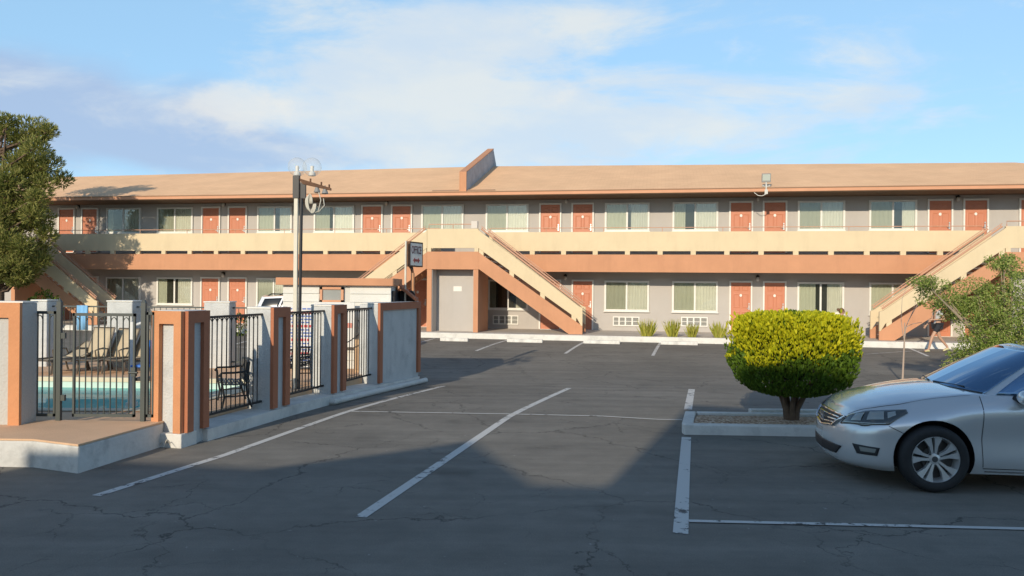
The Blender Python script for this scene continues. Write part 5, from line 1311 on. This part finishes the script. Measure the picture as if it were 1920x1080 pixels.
# ------------------------------------------------------------------ people
def skin(verts, edges, rad, sub=2):
    me = bpy.data.meshes.new('s'); me.from_pydata(verts, edges, []); o = bpy.data.objects.new('s', me); COL.objects.link(o)
    o.modifiers.new('k','SKIN'); sk = me.skin_vertices[0].data
    for i, r in enumerate(rad):
        r = r if isinstance(r, tuple) else (r, r); sk[i].radius = r; sk[i].use_root = (i == 0); sk[i].use_loose = False
    sb = o.modifiers.new('s','SUBSURF'); sb.levels = sub; sb.render_levels = sub
    bpy.context.view_layer.update()
    m2 = bpy.data.meshes.new_from_object(o.evaluated_get(bpy.context.evaluated_depsgraph_get())); bpy.data.objects.remove(o)
    return [tuple(v.co) for v in m2.vertices], [tuple(p.vertices) for p in m2.polygons]
def person(label, loc, rz, h, top_col, bot_col, hair_col, stride, female=False, hold=None, shoe=(.6,.55,.3), shorts=True):
    # faces local +x; y left
    T = thing('person', label, 'person', loc, rz); k = h/1.70; sk = mat('skin_tone', (.50,.29,.19), .55, .05, 6)
    P = {}
    P['pel']=(0,0,.93); P['wa']=(.0,0,1.06); P['ch']=(.01,0,1.25); P['nb']=(.0,0,1.40); P['nk']=(.015,0,1.46); P['hd']=(.03,0,1.545); P['ht']=(.025,0,1.63)
    for s, n in ((1,'l'),(-1,'r')):
        st = stride*s
        P['hip'+n]=(0,s*.085,.90); P['kn'+n]=(st*.22+.05,s*.09,.50); P['an'+n]=(st*.42-(.08 if st<0 else 0),s*.09,.085+(.06 if st<0 else 0)); P['to'+n]=(st*.42+.15-(.06 if st<0 else 0),s*.10,.03)
        P['sh'+n]=(0,s*.165,1.36); P['el'+n]=(-st*.12-.03,s*.215,1.12); P['wr'+n]=(-st*.20+.10,s*.205,.90) if not (hold and s>0) else (.24,s*.16,1.10)
    idx = {n:i for i,n in enumerate(P)}; E = [('pel','wa'),('wa','ch'),('ch','nb'),('nb','nk'),('nk','hd'),('hd','ht')]
    rad = dict(pel=(.125,.105),wa=(.105,.09),ch=(.125,.10),nb=(.07,.07),nk=(.05,.05),hd=(.078,.09),ht=(.062,.07))
    for n in 'lr':
        E += [('pel','hip'+n),('hip'+n,'kn'+n),('kn'+n,'an'+n),('an'+n,'to'+n),('nb','sh'+n),('sh'+n,'el'+n),('el'+n,'wr'+n)]
        rad.update({'hip'+n:(.085,.085),'kn'+n:.055,'an'+n:.038,'to'+n:.032,'sh'+n:.052,'el'+n:.038,'wr'+n:.026})
    names = list(P); vs = [tuple(q*k for q in P[n]) for n in names]
    def rr(n, f=1.0): r = rad[n]; r = r if isinstance(r, tuple) else (r, r); return (r[0]*k*f, r[1]*k*f)
    b = MB(); v, f = skin(vs, [(idx[a],idx[e]) for a,e in E], [rr(n) for n in names]); b.add(v, f)
    # face
    hc = Vector(P['hd'])*k; b.ball(hc+Vector((.088,0,.0))*k, (.018*k,.012*k,.022*k), 8, 6); 
    for s in (-1,1): b.ball(hc+Vector((.0,s*.082,.0))*k, (.02*k,.012*k,.03*k), 8, 6)
    b.ball(hc+Vector((.070,0,-.048))*k, (.016*k,.026*k,.009*k), 8, 6)
    # hands: palm with five fingers
    for s, n in ((1,'l'),(-1,'r')):
        w = Vector(P['wr'+n])*k; e = Vector(P['el'+n])*k; d = (w-e).normalized(); up_ = Vector((1,0,.2)); up_ = (up_-d*up_.dot(d)).normalized(); nn_ = d.cross(up_)
        pv = [w-d*.01*k, w+d*.05*k, w+d*.085*k]; pe = [(0,1),(1,2)]; pr = [(.022*k,.026*k),(.016*k,.036*k),(.014*k,.036*k)]
        vv, ff = skin([tuple(q) for q in pv], pe, pr, 1); b.add(vv, ff)
        for i, (off, L) in enumerate(((-.028,.055),(-.010,.072),(.010,.076),(.028,.068))):
            o_ = w+d*.085*k+up_*off*k; c1 = o_+d*L*.5*k+nn_*s*.006*k; c2 = o_+d*L*.9*k+nn_*s*.026*k
            vv, ff = skin([tuple(o_-d*.015*k),tuple(c1),tuple(c2)], [(0,1),(1,2)], [.009*k,.008*k,.007*k], 1); b.add(vv, ff)
        o_ = w+d*.03*k+up_*.03*k; vv, ff = skin([tuple(o_),tuple(o_+up_*.03*k+d*.025*k),tuple(o_+up_*.035*k+d*.055*k)], [(0,1),(1,2)], [.011*k,.009*k,.007*k], 1); b.add(vv, ff)
    b.build('body', sk, T, smooth=180)
    e_ = MB()
    for s in (-1,1): e_.ball(hc+Vector((.077,s*.032,.018))*k, (.008*k,.012*k,.008*k), 8, 6)
    e_.build('eyes', M['dark'], T)
    # clothes
    def cloth(nm, col, nodes, edges, f, over=None):
        ii = {n:i for i,n in enumerate(nodes)}; pp = []
        for n in nodes: pp.append(tuple(q*k for q in (over[n] if over and n in over else P[n])))
        base = lambda n: n.split('_')[0]
        v, fc = skin(pp, [(ii[a],ii[e]) for a,e in edges], [rr(base(n), f) for n in nodes]); c = MB(); c.add(v, fc); return c.build(nm, mat(nm+'_cloth', col, .9, .08, 10), T, smooth=180)
    mid = lambda a, e, t: tuple(P[a][i]+(P[e][i]-P[a][i])*t for i in range(3))
    ov = {'el_l':mid('shl','ell',.55),'el_r':mid('shr','elr',.55)}
    rad['el_l'] = rad['el_r'] = (.05,.05)
    rad['el'] = (.046,.046)
    cloth('shirt', top_col, ['wa','ch','nb','shl','shr','el_l','el_r','pel'], [('wa','ch'),('ch','nb'),('nb','shl'),('nb','shr'),('shl','el_l'),('shr','el_r'),('wa','pel')], 1.12, ov)
    t = .72 if shorts else 1.9
    rad['kn'] = (.078,.078); ov2 = {'kn_l':mid('hipl','knl',.62),'kn_r':mid('hipr','knr',.62)}
    cloth('shorts', bot_col, ['pel','hipl','hipr','kn_l','kn_r'], [('pel','hipl'),('pel','hipr'),('hipl','kn_l'),('hipr','kn_r')], 1.13, ov2)
    hb = MB(); hb.ball(hc+Vector((-.018,0,.042))*k, (.095*k,.092*k,.10*k), 18, 12); 
    if female: hb.ball(hc+Vector((-.125,0,.085))*k, (.055*k,.05*k,.05*k), 14, 10)
    hb.build('hair', mat('hair', hair_col, .7, .2, 30), T, smooth=180)
    for n in 'lr':
        c = MB(); a = Vector(P['an'+n])*k; t2 = Vector(P['to'+n])*k; v, fc = skin([tuple(a+Vector((-.05,0,-.045))*k),tuple(a+Vector((.02,0,-.03))*k),tuple(t2)], [(0,1),(1,2)], [(.042*k,.042*k),(.046*k,.046*k),(.036*k,.034*k)], 1); c.add(v, fc); c.build('shoe', mat('shoe', shoe, .7), T, smooth=180)
    return T
q = gp(1757,660); person('person in grey top and black shorts walking left across the lot below the right staircase', (q.x,q.y,gz(q.y)), math.pi, 1.66, (.46,.45,.44), (.025,.026,.032), (.09,.055,.03), .8, hold=True)
q = at(1577,600,24.5); person('person with brown hair in a bun and pale top, mostly hidden behind the round bush', (q.x,q.y,gz(q.y)), 0.0, 1.55, (.62,.55,.53), (.45,.28,.28), (.16,.085,.045), -.6, female=True)
